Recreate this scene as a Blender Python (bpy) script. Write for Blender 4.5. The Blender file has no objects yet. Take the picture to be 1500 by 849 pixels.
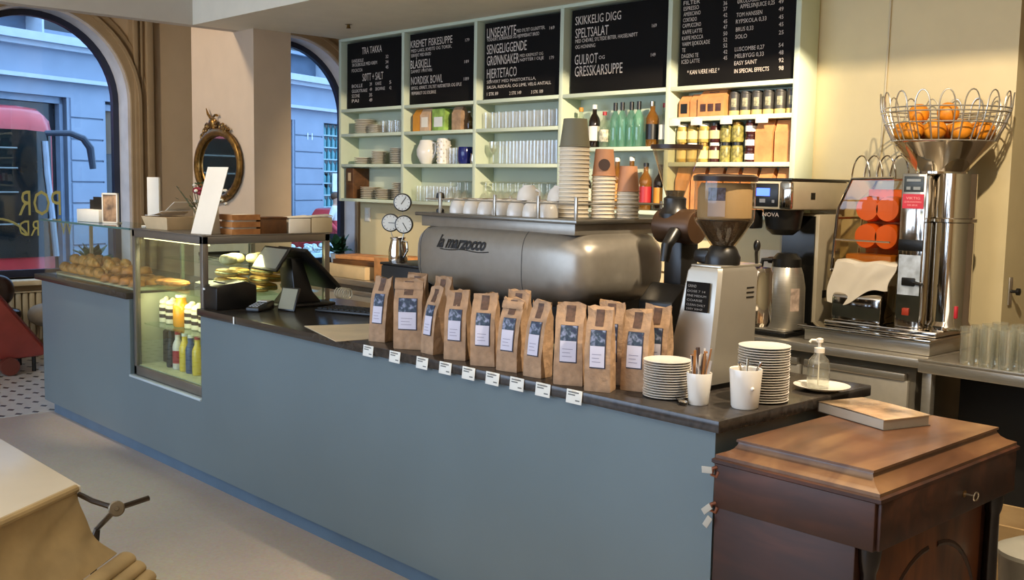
import bpy, bmesh, math, random
from mathutils import Vector, Matrix, Euler
random.seed(7)
SC = bpy.context.scene
COL = SC.collection
PI = math.pi

# ------------------------------------------------------------------ camera
def make_camera():
    f, yaw, pitch, roll = 1532.2, math.radians(43.026), math.radians(5.852), math.radians(1.0357)
    fw = Vector((-math.cos(yaw)*math.cos(pitch), math.sin(yaw)*math.cos(pitch), -math.sin(pitch)))
    rt = Vector((math.sin(yaw), math.cos(yaw), 0))
    up = rt.cross(fw)
    r2 = math.cos(roll)*rt + math.sin(roll)*up
    u2 = -math.sin(roll)*rt + math.cos(roll)*up
    cd = bpy.data.cameras.new('camera')
    cd.sensor_fit = 'HORIZONTAL'; cd.sensor_width = 36.0; cd.lens = f/1500*36.0
    cd.clip_start = 0.05; cd.clip_end = 200
    o = bpy.data.objects.new('camera', cd); COL.objects.link(o)
    m = Matrix((r2, u2, -fw)).transposed().to_4x4()
    m.translation = Vector((1.855, -2.603, 1.70))
    o.matrix_world = m
    SC.camera = o
make_camera()

# ------------------------------------------------------------------ view, world, lights
SC.view_settings.view_transform = 'Standard'
SC.view_settings.look = 'None'
SC.view_settings.exposure = 0.0
SC.view_settings.gamma = 1.0
SC.view_settings.use_curve_mapping = False
SC.cycles.max_bounces = 7
SC.cycles.diffuse_bounces = 4
SC.cycles.glossy_bounces = 4
SC.cycles.transparent_max_bounces = 24
SC.cycles.transmission_bounces = 6
SC.cycles.caustics_reflective = False
SC.cycles.caustics_refractive = False
SC.cycles.sample_clamp_indirect = 4.0

W = bpy.data.worlds.new('sky'); SC.world = W; W.use_nodes = True
wn = W.node_tree
bg = wn.nodes['Background']
bg.inputs[0].default_value = (0.42, 0.63, 1.0, 1); bg.inputs[1].default_value = 3.9

def lamp(name, kind, loc, aim, energy, color, **kw):
    d = bpy.data.lights.new(name, kind); d.energy = energy; d.color = color
    for k, v in kw.items(): setattr(d, k, v)
    o = bpy.data.objects.new(name, d); COL.objects.link(o)
    o.location = loc
    o.rotation_euler = (Vector(aim)-Vector(loc)).to_track_quat('-Z', 'Y').to_euler()
    return o
WARM = (1.0, 0.82, 0.58)
# track spots up in the raised part of the ceiling; the step of the lower ceiling cuts their light
lamp('spot_shelf', 'SPOT', (0.85, 0.30, 3.27), (-3.1, 2.62, 1.90), 1300, WARM, spot_size=0.66, spot_blend=0.5, shadow_soft_size=0.035)
lamp('spot_bar', 'SPOT', (0.60, 0.30, 3.27), (-1.1, 2.2, 1.45), 340, WARM, spot_size=1.25, spot_blend=0.6, shadow_soft_size=0.035)
lamp('spot_worktop', 'SPOT', (0.70, 0.42, 3.24), (-0.10, 0.45, 0.95), 400, WARM, spot_size=1.1, spot_blend=0.6, shadow_soft_size=0.035)
lamp('spot_pillar', 'SPOT', (-6.6, -1.2, 3.40), (-7.2, 1.8, 1.9), 210, (1.0, 0.85, 0.66), spot_size=1.4, spot_blend=0.7, shadow_soft_size=0.08)
lamp('fill_bar', 'POINT', (-0.15, 0.95, 2.55), (0, 0, 0), 14, (1.0, 0.86, 0.64), shadow_soft_size=0.09)  # unseen point light added to lift the dark lower ceiling
lamp('fill_case', 'SPOT', (-3.0, -0.4, 3.42), (-3.65, 0.4, 1.4), 110, WARM, spot_size=0.45, spot_blend=0.7, shadow_soft_size=0.05)  # added light to brighten the things on the case top
lamp('fill_pastry', 'SPOT', (-4.6, -0.5, 3.42), (-5.0, 0.25, 1.0), 210, WARM, spot_size=0.55, spot_blend=0.7, shadow_soft_size=0.05)  # added light to brighten the pastries
# daylight through the tall windows of the street front behind the camera
lamp('daylight_front', 'AREA', (-3.2, -5.9, 1.9), (-3.2, 0.0, 1.2), 135, (0.78, 0.89, 1.0), shape='RECTANGLE', size=7.0, size_y=2.3)
lamp('fill_room', 'AREA', (0.5, -3.0, 3.44), (0.5, -2.9, 0.0), 95, (1.0, 0.9, 0.76), shape='RECTANGLE', size=5.0, size_y=3.0)  # warm overhead fill added to lift the floor and ceiling, not daylight

# ------------------------------------------------------------------ materials
def lin(h):
    h = h.lstrip('#'); out = []
    for i in (0, 2, 4):
        c = int(h[i:i+2], 16)/255
        out.append(c/12.92 if c <= 0.04045 else ((c+0.055)/1.055)**2.4)
    return tuple(out)+(1.0,)
MATS = {}
def mat(name, hexc, rough=0.5, metal=0.0, var=0.06, scale=6.0, bump=0.0, stretch=(1, 1, 1), emit=None, coat=0.0, spec=None, alpha=None):
    if name in MATS: return MATS[name]
    m = bpy.data.materials.new(name); m.use_nodes = True
    nt = m.node_tree; b = nt.nodes['Principled BSDF']
    b.inputs['Roughness'].default_value = rough
    b.inputs['Metallic'].default_value = metal
    if coat: b.inputs['Coat Weight'].default_value = coat; b.inputs['Coat Roughness'].default_value = 0.08
    if spec is not None: b.inputs['Specular IOR Level'].default_value = spec
    c = lin(hexc)
    tc = nt.nodes.new('ShaderNodeTexCoord'); mp = nt.nodes.new('ShaderNodeMapping')
    mp.inputs['Scale'].default_value = stretch
    no = nt.nodes.new('ShaderNodeTexNoise'); no.inputs['Scale'].default_value = scale; no.inputs['Detail'].default_value = 4
    nt.links.new(tc.outputs['Object'], mp.inputs[0]); nt.links.new(mp.outputs[0], no.inputs['Vector'])
    rp = nt.nodes.new('ShaderNodeValToRGB')
    lo = tuple(max(0, x*(1-var*1.6)) for x in c[:3])+(1,); hi = tuple(min(1, x*(1+var*1.6)) for x in c[:3])+(1,)
    rp.color_ramp.elements[0].color = lo; rp.color_ramp.elements[1].color = hi
    rp.color_ramp.elements[0].position = 0.3; rp.color_ramp.elements[1].position = 0.7
    nt.links.new(no.outputs[0], rp.inputs[0]); nt.links.new(rp.outputs[0], b.inputs['Base Color'])
    if bump:
        bp = nt.nodes.new('ShaderNodeBump'); bp.inputs['Strength'].default_value = bump; bp.inputs['Distance'].default_value = 0.01
        nt.links.new(no.outputs[0], bp.inputs['Height']); nt.links.new(bp.outputs[0], b.inputs['Normal'])
    if emit:
        b.inputs['Emission Color'].default_value = lin(emit[0]); b.inputs['Emission Strength'].default_value = emit[1]
    MATS[name] = m
    return m
def glassmat(name, tint='#ffffff', refl=0.5, rough=0.0, opac=0.0, body='#ffffff', face=0.06):
    """thin glass: what lies behind shows through (tinted), the surface mirrors more at grazing angles"""
    m = bpy.data.materials.new(name); m.use_nodes = True
    nt = m.node_tree; out = nt.nodes['Material Output']; nt.nodes.remove(nt.nodes['Principled BSDF'])
    tr = nt.nodes.new('ShaderNodeBsdfTransparent'); tr.inputs[0].default_value = lin(tint)
    gl = nt.nodes.new('ShaderNodeBsdfGlossy'); gl.inputs['Roughness'].default_value = rough; gl.inputs[0].default_value = (1, 1, 1, 1)
    fr = nt.nodes.new('ShaderNodeLayerWeight'); fr.inputs[0].default_value = 0.5
    pw = nt.nodes.new('ShaderNodeMath'); pw.operation = 'POWER'; pw.inputs[1].default_value = 3.5
    nt.links.new(fr.outputs['Facing'], pw.inputs[0])
    mu = nt.nodes.new('ShaderNodeMath'); mu.operation = 'MULTIPLY_ADD'; mu.inputs[1].default_value = refl; mu.inputs[2].default_value = face*refl; mu.use_clamp = True
    nt.links.new(pw.outputs[0], mu.inputs[0])
    mx = nt.nodes.new('ShaderNodeMixShader')
    nt.links.new(mu.outputs[0], mx.inputs[0]); nt.links.new(gl.outputs[0], mx.inputs[2])
    if opac:
        df = nt.nodes.new('ShaderNodeBsdfDiffuse'); df.inputs[0].default_value = lin(body)
        m2 = nt.nodes.new('ShaderNodeMixShader'); m2.inputs[0].default_value = opac
        nt.links.new(tr.outputs[0], m2.inputs[1]); nt.links.new(df.outputs[0], m2.inputs[2]); nt.links.new(m2.outputs[0], mx.inputs[1])
    else:
        nt.links.new(tr.outputs[0], mx.inputs[1])
    nt.links.new(mx.outputs[0], out.inputs[0])
    MATS[name] = m
    return m
def nodes_of(m): return m.node_tree, m.node_tree.nodes['Principled BSDF']
def woodmat(name, dark, mid, light, rough=0.3, axis=(1, 6, 6), scale=2.2, coat=0.25):
    m = bpy.data.materials.new(name); m.use_nodes = True
    nt, b = nodes_of(m)
    tc = nt.nodes.new('ShaderNodeTexCoord'); mp = nt.nodes.new('ShaderNodeMapping'); mp.inputs['Scale'].default_value = axis
    n1 = nt.nodes.new('ShaderNodeTexNoise'); n1.inputs['Scale'].default_value = scale; n1.inputs['Detail'].default_value = 8; n1.inputs['Distortion'].default_value = 1.2
    n2 = nt.nodes.new('ShaderNodeTexNoise'); n2.inputs['Scale'].default_value = 3.0; n2.inputs['Detail'].default_value = 3
    nt.links.new(tc.outputs['Object'], mp.inputs[0]); nt.links.new(mp.outputs[0], n1.inputs['Vector']); nt.links.new(tc.outputs['Object'], n2.inputs['Vector'])
    ad = nt.nodes.new('ShaderNodeMath'); ad.operation = 'ADD'; nt.links.new(n1.outputs[0], ad.inputs[0]); nt.links.new(n2.outputs[0], ad.inputs[1])
    hf = nt.nodes.new('ShaderNodeMath'); hf.operation = 'MULTIPLY'; hf.inputs[1].default_value = 0.5; nt.links.new(ad.outputs[0], hf.inputs[0])
    rp = nt.nodes.new('ShaderNodeValToRGB'); e = rp.color_ramp.elements
    e[0].position = 0.32; e[0].color = lin(dark); e[1].position = 0.68; e[1].color = lin(light)
    k = e.new(0.5); k.color = lin(mid)
    nt.links.new(hf.outputs[0], rp.inputs[0]); nt.links.new(rp.outputs[0], b.inputs['Base Color'])
    b.inputs['Roughness'].default_value = rough; b.inputs['Coat Weight'].default_value = coat; b.inputs['Coat Roughness'].default_value = 0.15
    MATS[name] = m
    return m

# ------------------------------------------------------------------ mesh builder
class MB:
    def __init__(s): s.v = []; s.f = []
    def add(s, vs, fs):
        k = len(s.v); s.v += [tuple(v) for v in vs]; s.f += [tuple(i+k for i in f) for f in fs]; return s
    def box(s, a, b, bevel=0.0, seg=2, M=None):
        """box between two corners, edges rounded by bevel"""
        lo = [min(a[i], b[i]) for i in range(3)]; hi = [max(a[i], b[i]) for i in range(3)]
        bm = bmesh.new(); bmesh.ops.create_cube(bm, size=1)
        for v in bm.verts:
            v.co = Vector([lo[i]+(v.co[i]+0.5)*(hi[i]-lo[i]) for i in range(3)])
        if bevel: bmesh.ops.bevel(bm, geom=bm.edges[:], offset=min(bevel, 0.49*min(hi[i]-lo[i] for i in range(3))), segments=seg, affect='EDGES', profile=0.5)
        return s.bm(bm, M)
    def bm(s, bm, M=None):
        bm.verts.index_update()
        vs = [(M @ v.co) if M else v.co for v in bm.verts]
        s.add(vs, [[v.index for v in f.verts] for f in bm.faces]); bm.free(); return s
    def prism(s, poly, axis, a, b, M=None, bevel=0.0):
        """polygon swept along an axis; poly holds the other two coordinates in xyz order"""
        def put(p, t):
            q = list(p); q.insert(axis, t); return q
        bm = bmesh.new()
        va = [bm.verts.new(put(p, a)) for p in poly]; vb = [bm.verts.new(put(p, b)) for p in poly]
        n = len(poly)
        bm.faces.new(va); bm.faces.new(vb[::-1])
        for i in range(n): bm.faces.new((va[i], vb[i], vb[(i+1) % n], va[(i+1) % n]))
        bmesh.ops.recalc_face_normals(bm, faces=bm.faces[:])
        if bevel: bmesh.ops.bevel(bm, geom=bm.edges[:], offset=bevel, segments=2, affect='EDGES', profile=0.5)
        return s.bm(bm, M)
    def lathe(s, prof, n=24, c=(0, 0, 0), M=None, sy=1.0):
        vs = []; fs = []
        for r, z in prof:
            for i in range(n):
                t = 2*PI*i/n; vs.append(Vector((c[0]+r*math.cos(t), c[1]+sy*r*math.sin(t), c[2]+z)))
        for j in range(len(prof)-1):
            for i in range(n):
                k = (i+1) % n; fs.append((j*n+i, j*n+k, (j+1)*n+k, (j+1)*n+i))
        if prof[0][0] > 1e-5: fs.append(tuple(range(n))[::-1])
        if prof[-1][0] > 1e-5: fs.append(tuple((len(prof)-1)*n+i for i in range(n)))
        if M: vs = [M @ v for v in vs]
        return s.add(vs, fs)
    def shell(s, prof, n=24, c=(0, 0, 0), M=None):
        """lathe without end caps"""
        vs = []; fs = []
        for r, z in prof:
            for i in range(n):
                t = 2*PI*i/n; vs.append(Vector((c[0]+r*math.cos(t), c[1]+r*math.sin(t), c[2]+z)))
        for j in range(len(prof)-1):
            for i in range(n):
                k = (i+1) % n; fs.append((j*n+i, j*n+k, (j+1)*n+k, (j+1)*n+i))
        if M: vs = [M @ v for v in vs]
        return s.add(vs, fs)
    def tube(s, path, r, n=8, closed=False, taper=None):
        P = [Vector(p) for p in path]; m = len(P); vs = []; fs = []
        up = Vector((0, 0, 1)); prev = None
        for i, p in enumerate(P):
            if closed: d = P[(i+1) % m]-P[i-1]
            else: d = P[min(i+1, m-1)]-P[max(i-1, 0)]
            d.normalize()
            if prev is None:
                a = d.cross(up)
                if a.length < 1e-3: a = d.cross(Vector((1, 0, 0)))
            else: a = prev-d*prev.dot(d)
            a.normalize(); prev = a; b = d.cross(a)
            rr = r if taper is None else r*taper[i]
            for k in range(n):
                t = 2*PI*k/n; vs.append(p+a*rr*math.cos(t)+b*rr*math.sin(t))
        for i in range(m if closed else m-1):
            j = (i+1) % m
            for k in range(n):
                l = (k+1) % n; fs.append((i*n+k, i*n+l, j*n+l, j*n+k))
        if not closed:
            fs.append(tuple(range(n))[::-1]); fs.append(tuple((m-1)*n+k for k in range(n)))
        return s.add(vs, fs)
    def loft(s, rings, cap=True):
        n = len(rings[0]); vs = [v for r in rings for v in r]; fs = []
        for j in range(len(rings)-1):
            for i in range(n):
                k = (i+1) % n; fs.append((j*n+i, j*n+k, (j+1)*n+k, (j+1)*n+i))
        if cap: fs.append(tuple(range(n))[::-1]); fs.append(tuple((len(rings)-1)*n+i for i in range(n)))
        return s.add(vs, fs)
    def superq(s, c, a, e1, e2, nu=40, nv=20):
        def p(x, e): return math.copysign(abs(x)**e, x)
        vs = []; fs = []
        for j in range(nv+1):
            v = -PI/2+PI*j/nv
            for i in range(nu):
                u = 2*PI*i/nu
                vs.append((c[0]+a[0]*p(math.cos(v), e1)*p(math.cos(u), e2), c[1]+a[1]*p(math.cos(v), e1)*p(math.sin(u), e2), c[2]+a[2]*p(math.sin(v), e1)))
        for j in range(nv):
            for i in range(nu):
                k = (i+1) % nu; fs.append((j*nu+i, j*nu+k, (j+1)*nu+k, (j+1)*nu+i))
        return s.add(vs, fs)
    def grid(s, fn, nu, nv, closed_u=False):
        """surface fn(u,v) over the unit square"""
        vs = [fn(i/nu, j/nv) for j in range(nv+1) for i in range(nu+1)]
        fs = [(j*(nu+1)+i, j*(nu+1)+i+1, (j+1)*(nu+1)+i+1, (j+1)*(nu+1)+i) for j in range(nv) for i in range(nu)]
        return s.add(vs, fs)
    def sheet(s, fn, nu, nv, th):
        """surface with a thickness along its normal"""
        def nrm(u, v):
            e = 1e-3; p = Vector(fn(u, v)); a = Vector(fn(min(u+e, 1), v))-Vector(fn(max(u-e, 0), v)); b = Vector(fn(u, min(v+e, 1)))-Vector(fn(u, max(v-e, 0)))
            n = a.cross(b); n.normalize(); return p, n
        A = []; B = []
        for j in range(nv+1):
            for i in range(nu+1):
                p, n = nrm(i/nu, j/nv); A.append(p+n*th/2); B.append(p-n*th/2)
        k = len(A); fs = []
        w = nu+1
        for j in range(nv):
            for i in range(nu):
                a = j*w+i; fs.append((a, a+1, a+w+1, a+w)); fs.append((k+a, k+a+w, k+a+w+1, k+a+1))
        for i in range(nu):
            fs.append((i, k+i, k+i+1, i+1)); a = nv*w+i; fs.append((a, a+1, k+a+1, k+a))
        for j in range(nv):
            a = j*w; fs.append((a, a+w, k+a+w, k+a)); a = j*w+nu; fs.append((a, k+a, k+a+w, a+w))
        return s.add(A+B, fs)

def build(name, mb, m, parent=None, sharp=35, loc=None, rot=None, flat=False):
    me = bpy.data.meshes.new(name); me.from_pydata(mb.v, [], mb.f); me.validate()
    bm = bmesh.new(); bm.from_mesh(me)
    bmesh.ops.recalc_face_normals(bm, faces=bm.faces[:]); bm.to_mesh(me); bm.free()
    me.materials.append(m)
    if not flat:
        me.shade_smooth(); me.set_sharp_from_angle(angle=math.radians(sharp))
    o = bpy.data.objects.new(name, me); COL.objects.link(o)
    if parent: o.parent = parent
    if loc: o.location = loc
    if rot: o.rotation_euler = rot
    return o
def tag(o, label, cat, group=None, kind=None):
    o['label'] = label; o['category'] = cat
    if group: o['group'] = group
    if kind: o['kind'] = kind
    return o
def thing(name, label, cat, loc=(0, 0, 0), rz=0.0, group=None):
    o = bpy.data.objects.new(name, None); COL.objects.link(o); o.empty_display_size = 0.05
    o.location = loc; o.rotation_euler = (0, 0, rz)
    return tag(o, label, cat, group)
def solo(name, mb, m, label, cat, group=None, loc=None, rot=None, sharp=35):
    return tag(build(name, mb, m, None, sharp, loc, rot), label, cat, group)
def struct(name, mb, m, parent=None, sharp=35):
    o = build(name, mb, m, parent, sharp)
    if not parent: o['kind'] = 'structure'
    return o
def dup(root, loc, rz=None, label=None, group=None, rot=None, scale=None):
    r = root.copy(); COL.objects.link(r); r.location = loc
    if rz is not None: r.rotation_euler = (0, 0, rz)
    if rot is not None: r.rotation_euler = rot
    if scale is not None: r.scale = scale
    if label: r['label'] = label
    if group: r['group'] = group
    for ch in list(root.children):
        c = ch.copy(); COL.objects.link(c); c.parent = r
        for g in ch.children:
            d = g.copy(); COL.objects.link(d); d.parent = c
    return r
ORD = ['first', 'second', 'third', 'fourth', 'fifth', 'sixth', 'seventh', 'eighth', 'ninth', 'tenth', 'eleventh', 'twelfth', 'thirteenth', 'fourteenth',
       'fifteenth', 'sixteenth', 'seventeenth', 'eighteenth', 'nineteenth', 'twentieth', 'twenty-first', 'twenty-second', 'twenty-third', 'twenty-fourth', 'twenty-fifth']
def nth(i, n, a='leftmost', b='rightmost', tail='from left'):
    return a if i == 0 else b if i == n-1 else ORD[i]+' '+tail
def text_mesh(lines, name, m, parent, thick=0.001, M=None):
    """lines: (text, x0, x1, z, cap height[, shear]) drawn upright in the xz plane facing -y, merged into one lettering mesh"""
    bm = bmesh.new()
    for ln in lines:
        t, x0, x1, z, h = ln[:5]
        cu = bpy.data.curves.new('t', 'FONT'); cu.body = t; cu.size = 1.0; cu.resolution_u = 2; cu.extrude = 0.0
        if len(ln) > 5: cu.shear = ln[5]
        if len(ln) > 6: cu.offset = ln[6]
        ob = bpy.data.objects.new('t', cu); COL.objects.link(ob)
        dg = bpy.context.evaluated_depsgraph_get(); dg.update()
        me = bpy.data.meshes.new_from_object(ob.evaluated_get(dg))
        if me.vertices:
            xs = [v.co.x for v in me.vertices]; a, b = min(xs), max(xs)
            for v in me.vertices:
                v.co = Vector((x0+(v.co.x-a)/max(b-a, 1e-6)*(x1-x0), 0, z+v.co.y*h/0.73))
            bm.from_mesh(me)
        bpy.data.meshes.remove(me); bpy.data.objects.remove(ob); bpy.data.curves.remove(cu)
    me = bpy.data.meshes.new(name); bm.to_mesh(me); bm.free(); me.materials.append(m)
    if M: me.transform(M)
    o = bpy.data.objects.new(name, me); COL.objects.link(o); o.parent = parent
    return o

# palette
M_wall = mat('wall cream paint', '#d8c79c', 0.7, var=0.02)
M_tan = mat('wall tan paint', '#c9ab84', 0.7, var=0.02)
M_pier = mat('pier paint', '#ccb499', 0.75, var=0.02)
M_mold = mat('window moulding paint', '#a58a66', 0.45, var=0.04)
M_ceil = mat('ceiling paint', '#ece2cd', 0.8, var=0.02)
M_fascia = mat('fascia paint', '#c6bcae', 0.8, var=0.02)
M_counter = mat('counter blue grey paint', '#65757c', 0.3, var=0.025, scale=2.0)
M_toe = mat('toe kick paint', '#566f85', 0.45)
M_slab = mat('black stone worktop', '#35302c', 0.2, var=0.25, scale=40)
M_mint = mat('shelf mint paint', '#ccd5bd', 0.5, var=0.015)
M_mint_back = mat('shelf back paint', '#c3cbb4', 0.6, var=0.015)
M_black = mat('black plastic', '#131211', 0.35)
M_blackmat = mat('black matte', '#0d0c0c', 0.6)
M_board = mat('menu board black', '#0d0a09', 0.8, var=0.05, spec=0.2)
M_chalk = mat('chalk lettering', '#d6c8bb', 0.8)
M_steel = mat('brushed steel', '#c4beb2', 0.3, metal=0.8, var=0.05, scale=14, stretch=(1, 1, 12))
M_steelsoft = mat('satin steel', '#b9b3a6', 0.42, metal=0.5, var=0.04, scale=20)
M_chrome = mat('polished steel', '#d2cbc0', 0.09, metal=1.0, var=0.02)
M_barrel = mat('machine pearl metal', '#948d82', 0.34, metal=0.55, var=0.03, scale=30)
M_white = mat('white porcelain', '#e8e2d8', 0.18, var=0.02)
M_paper = mat('white paper', '#e9e0cf', 0.8, var=0.03)
M_card = mat('white card', '#dfe0da', 0.7, var=0.03)
M_kraft = mat('kraft paper', '#a8886a', 0.75, var=0.16, scale=22, bump=0.9)
M_kraftlight = mat('light kraft carton', '#d8b98c', 0.75, var=0.08)
M_orangekraft = mat('orange brown paper', '#c98a54', 0.7, var=0.12, scale=16, bump=0.2)
M_brass = mat('old gilt', '#8d6a35', 0.35, metal=0.8, var=0.3, scale=30)
M_frame = mat('dark window frame', '#23283a', 0.4)
M_case = mat('case grey metal', '#807a72', 0.35, metal=0.6, var=0.05)
M_glass = glassmat('clear glass', '#f4fbf8', 0.5)
M_wine = glassmat('stemware glass', '#fdfefb', 1.0, 0.02, 0.075, '#f4f0e2', face=0.15)
M_pane = glassmat('window glass', '#eef5f6', 0.35)
M_tumbler = glassmat('drinking glass', '#ffffff', 0.9, 0.02, 0.03, '#f4f0e6')
M_orange = mat('orange peel', '#e08a1e', 0.45, var=0.15, scale=25, bump=0.1)
M_wood = woodmat('dark veneer', '#1b0c07', '#361a0d', '#512b18', rough=0.5, coat=0.0)
M_woodtop = woodmat('warm veneer top', '#3c2518', '#60402b', '#856342', rough=0.36, axis=(5, 1.2, 4), scale=1.6)
M_brown = woodmat('brown wood', '#3c2210', '#5b3818', '#7a4e26', rough=0.5, coat=0.0)
M_green = mat('leaf green', '#2f5a3a', 0.45, var=0.25, scale=20)

# ================================================================== ROOM SHELL
def floor_material():
    m = mat('floor polished stone', '#b4a698', 0.2, var=0.05, scale=1.3)
    nt, b = nodes_of(m)
    vo = nt.nodes.new('ShaderNodeTexVoronoi'); vo.inputs['Scale'].default_value = 90
    tc = nt.nodes.new('ShaderNodeTexCoord'); nt.links.new(tc.outputs['Object'], vo.inputs['Vector'])
    mx = nt.nodes.new('ShaderNodeMix'); mx.data_type = 'RGBA'; mx.inputs[0].default_value = 0.05
    src = b.inputs['Base Color'].links[0].from_socket
    nt.links.new(src, mx.inputs[6]); nt.links.new(vo.outputs['Color'], mx.inputs[7]); nt.links.new(mx.outputs[2], b.inputs['Base Color'])
    b.inputs['Roughness'].default_value = 0.22
    return m
def mosaic_material():
    m = mat('white mosaic with dots', '#c9c4ba', 0.3, var=0.03)
    nt, b = nodes_of(m)
    tc = nt.nodes.new('ShaderNodeTexCoord'); sx = nt.nodes.new('ShaderNodeSeparateXYZ'); nt.links.new(tc.outputs['Object'], sx.inputs[0])
    def mth(op, a, v=None):
        n = nt.nodes.new('ShaderNodeMath'); n.operation = op
        if hasattr(a, 'links'): nt.links.new(a, n.inputs[0])
        else: n.inputs[0].default_value = a
        if v is not None:
            if hasattr(v, 'links'): nt.links.new(v, n.inputs[1])
            else: n.inputs[1].default_value = v
        return n.outputs[0]
    a = mth('ABSOLUTE', mth('SUBTRACT', mth('FRACT', mth('DIVIDE', sx.outputs[0], 0.17)), 0.5))
    c = mth('ABSOLUTE', mth('SUBTRACT', mth('FRACT', mth('DIVIDE', sx.outputs[1], 0.115)), 0.5))
    d = mth('LESS_THAN', mth('ADD', a, c), 0.24)
    mx = nt.nodes.new('ShaderNodeMix'); mx.data_type = 'RGBA'
    src = b.inputs['Base Color'].links[0].from_socket
    nt.links.new(d, mx.inputs[0]); nt.links.new(src, mx.inputs[6]); mx.inputs[7].default_value = lin('#3a3733'); nt.links.new(mx.outputs[2], b.inputs['Base Color'])
    return m
struct('floor', MB().box((-8.95, -6.2, -0.1), (4.6, 5.3, 0)), floor_material())
struct('floor_mosaic', MB().box((-8.6, -3.0, 0), (-5.82, 1.7, 0.003)), mosaic_material())
struct('ceiling', MB().box((-8.95, -6.2, 3.5), (4.6, 5.3, 3.6)), M_ceil)
struct('ceiling_lower', MB().prism([(-6.1, 1.3), (4.5, 1.3), (4.5, 5.2), (-5.88, 5.2), (-5.88, 2.06), (-6.1, 2.06)], 2, 2.9, 3.5), M_ceil)
struct('ceiling_beam', MB().box((-6.22, -6.0, 2.9), (-6.1, 1.72, 3.5)), M_fascia)
struct('pillar', MB().box((-6.98, 1.715, 0), (-5.885, 2.06, 3.5)), M_pier)
struct('wall_back', MB().box((-5.87, 2.75, 0), (-0.28, 2.9, 2.9)), M_wall)
struct('wall_return', MB().box((-0.43, 2.9, 0), (-0.28, 4.6, 2.9)), M_wall)
struct('wall_far', MB().box((-8.6, 5.1, 0), (4.6, 5.25, 3.5)), M_tan)
struct('wall_right', MB().box((4.45, -6.1, 0), (4.6, 5.25, 3.5)), M_wall)
fw = MB()
for a, b in ((-8.9, -6.6), (-4.55, -4.4), (-2.3, -2.15), (0.2, 4.6)): fw.box((a, -6.2, 0), (b, -6.0, 3.5))
for a, b in ((-6.6, -4.55), (-4.4, -2.3), (-2.15, 0.2)): fw.box((a, -6.2, 0), (b, -6.0, 0.6)); fw.box((a, -6.2, 3.1), (b, -6.0, 3.5))
struct('wall_front', fw, M_tan)

WX, SILL, SPR, RAD = -8.6, 0.70, 2.43, 0.85
WINC = (0.97, 3.71)
def arch_pts(cy, r, n=24):
    return [(cy-r*math.cos(PI*i/n), SPR+r*math.sin(PI*i/n)) for i in range(n+1)]
wl = MB()
edges = [-6.0, WINC[0]-RAD, WINC[0]+RAD, WINC[1]-RAD, WINC[1]+RAD, 5.2]
wl.box((WX-0.35, -6.0, 0), (WX, 5.2, SILL))
for a, b in ((edges[0], edges[1]), (edges[2], edges[3]), (edges[4], edges[5])): wl.box((WX-0.35, a, SILL), (WX, b, SPR))
cuts = [-6.0, 2.34, 5.2]
for k, cy in enumerate(WINC):
    a, b = cuts[k], cuts[k+1]
    wl.prism([(a, SPR)]+arch_pts(cy, RAD)+[(b, SPR), (b, 3.5), (a, 3.5)], 0, WX-0.35, WX)
struct('wall_left', wl, M_tan)

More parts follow.
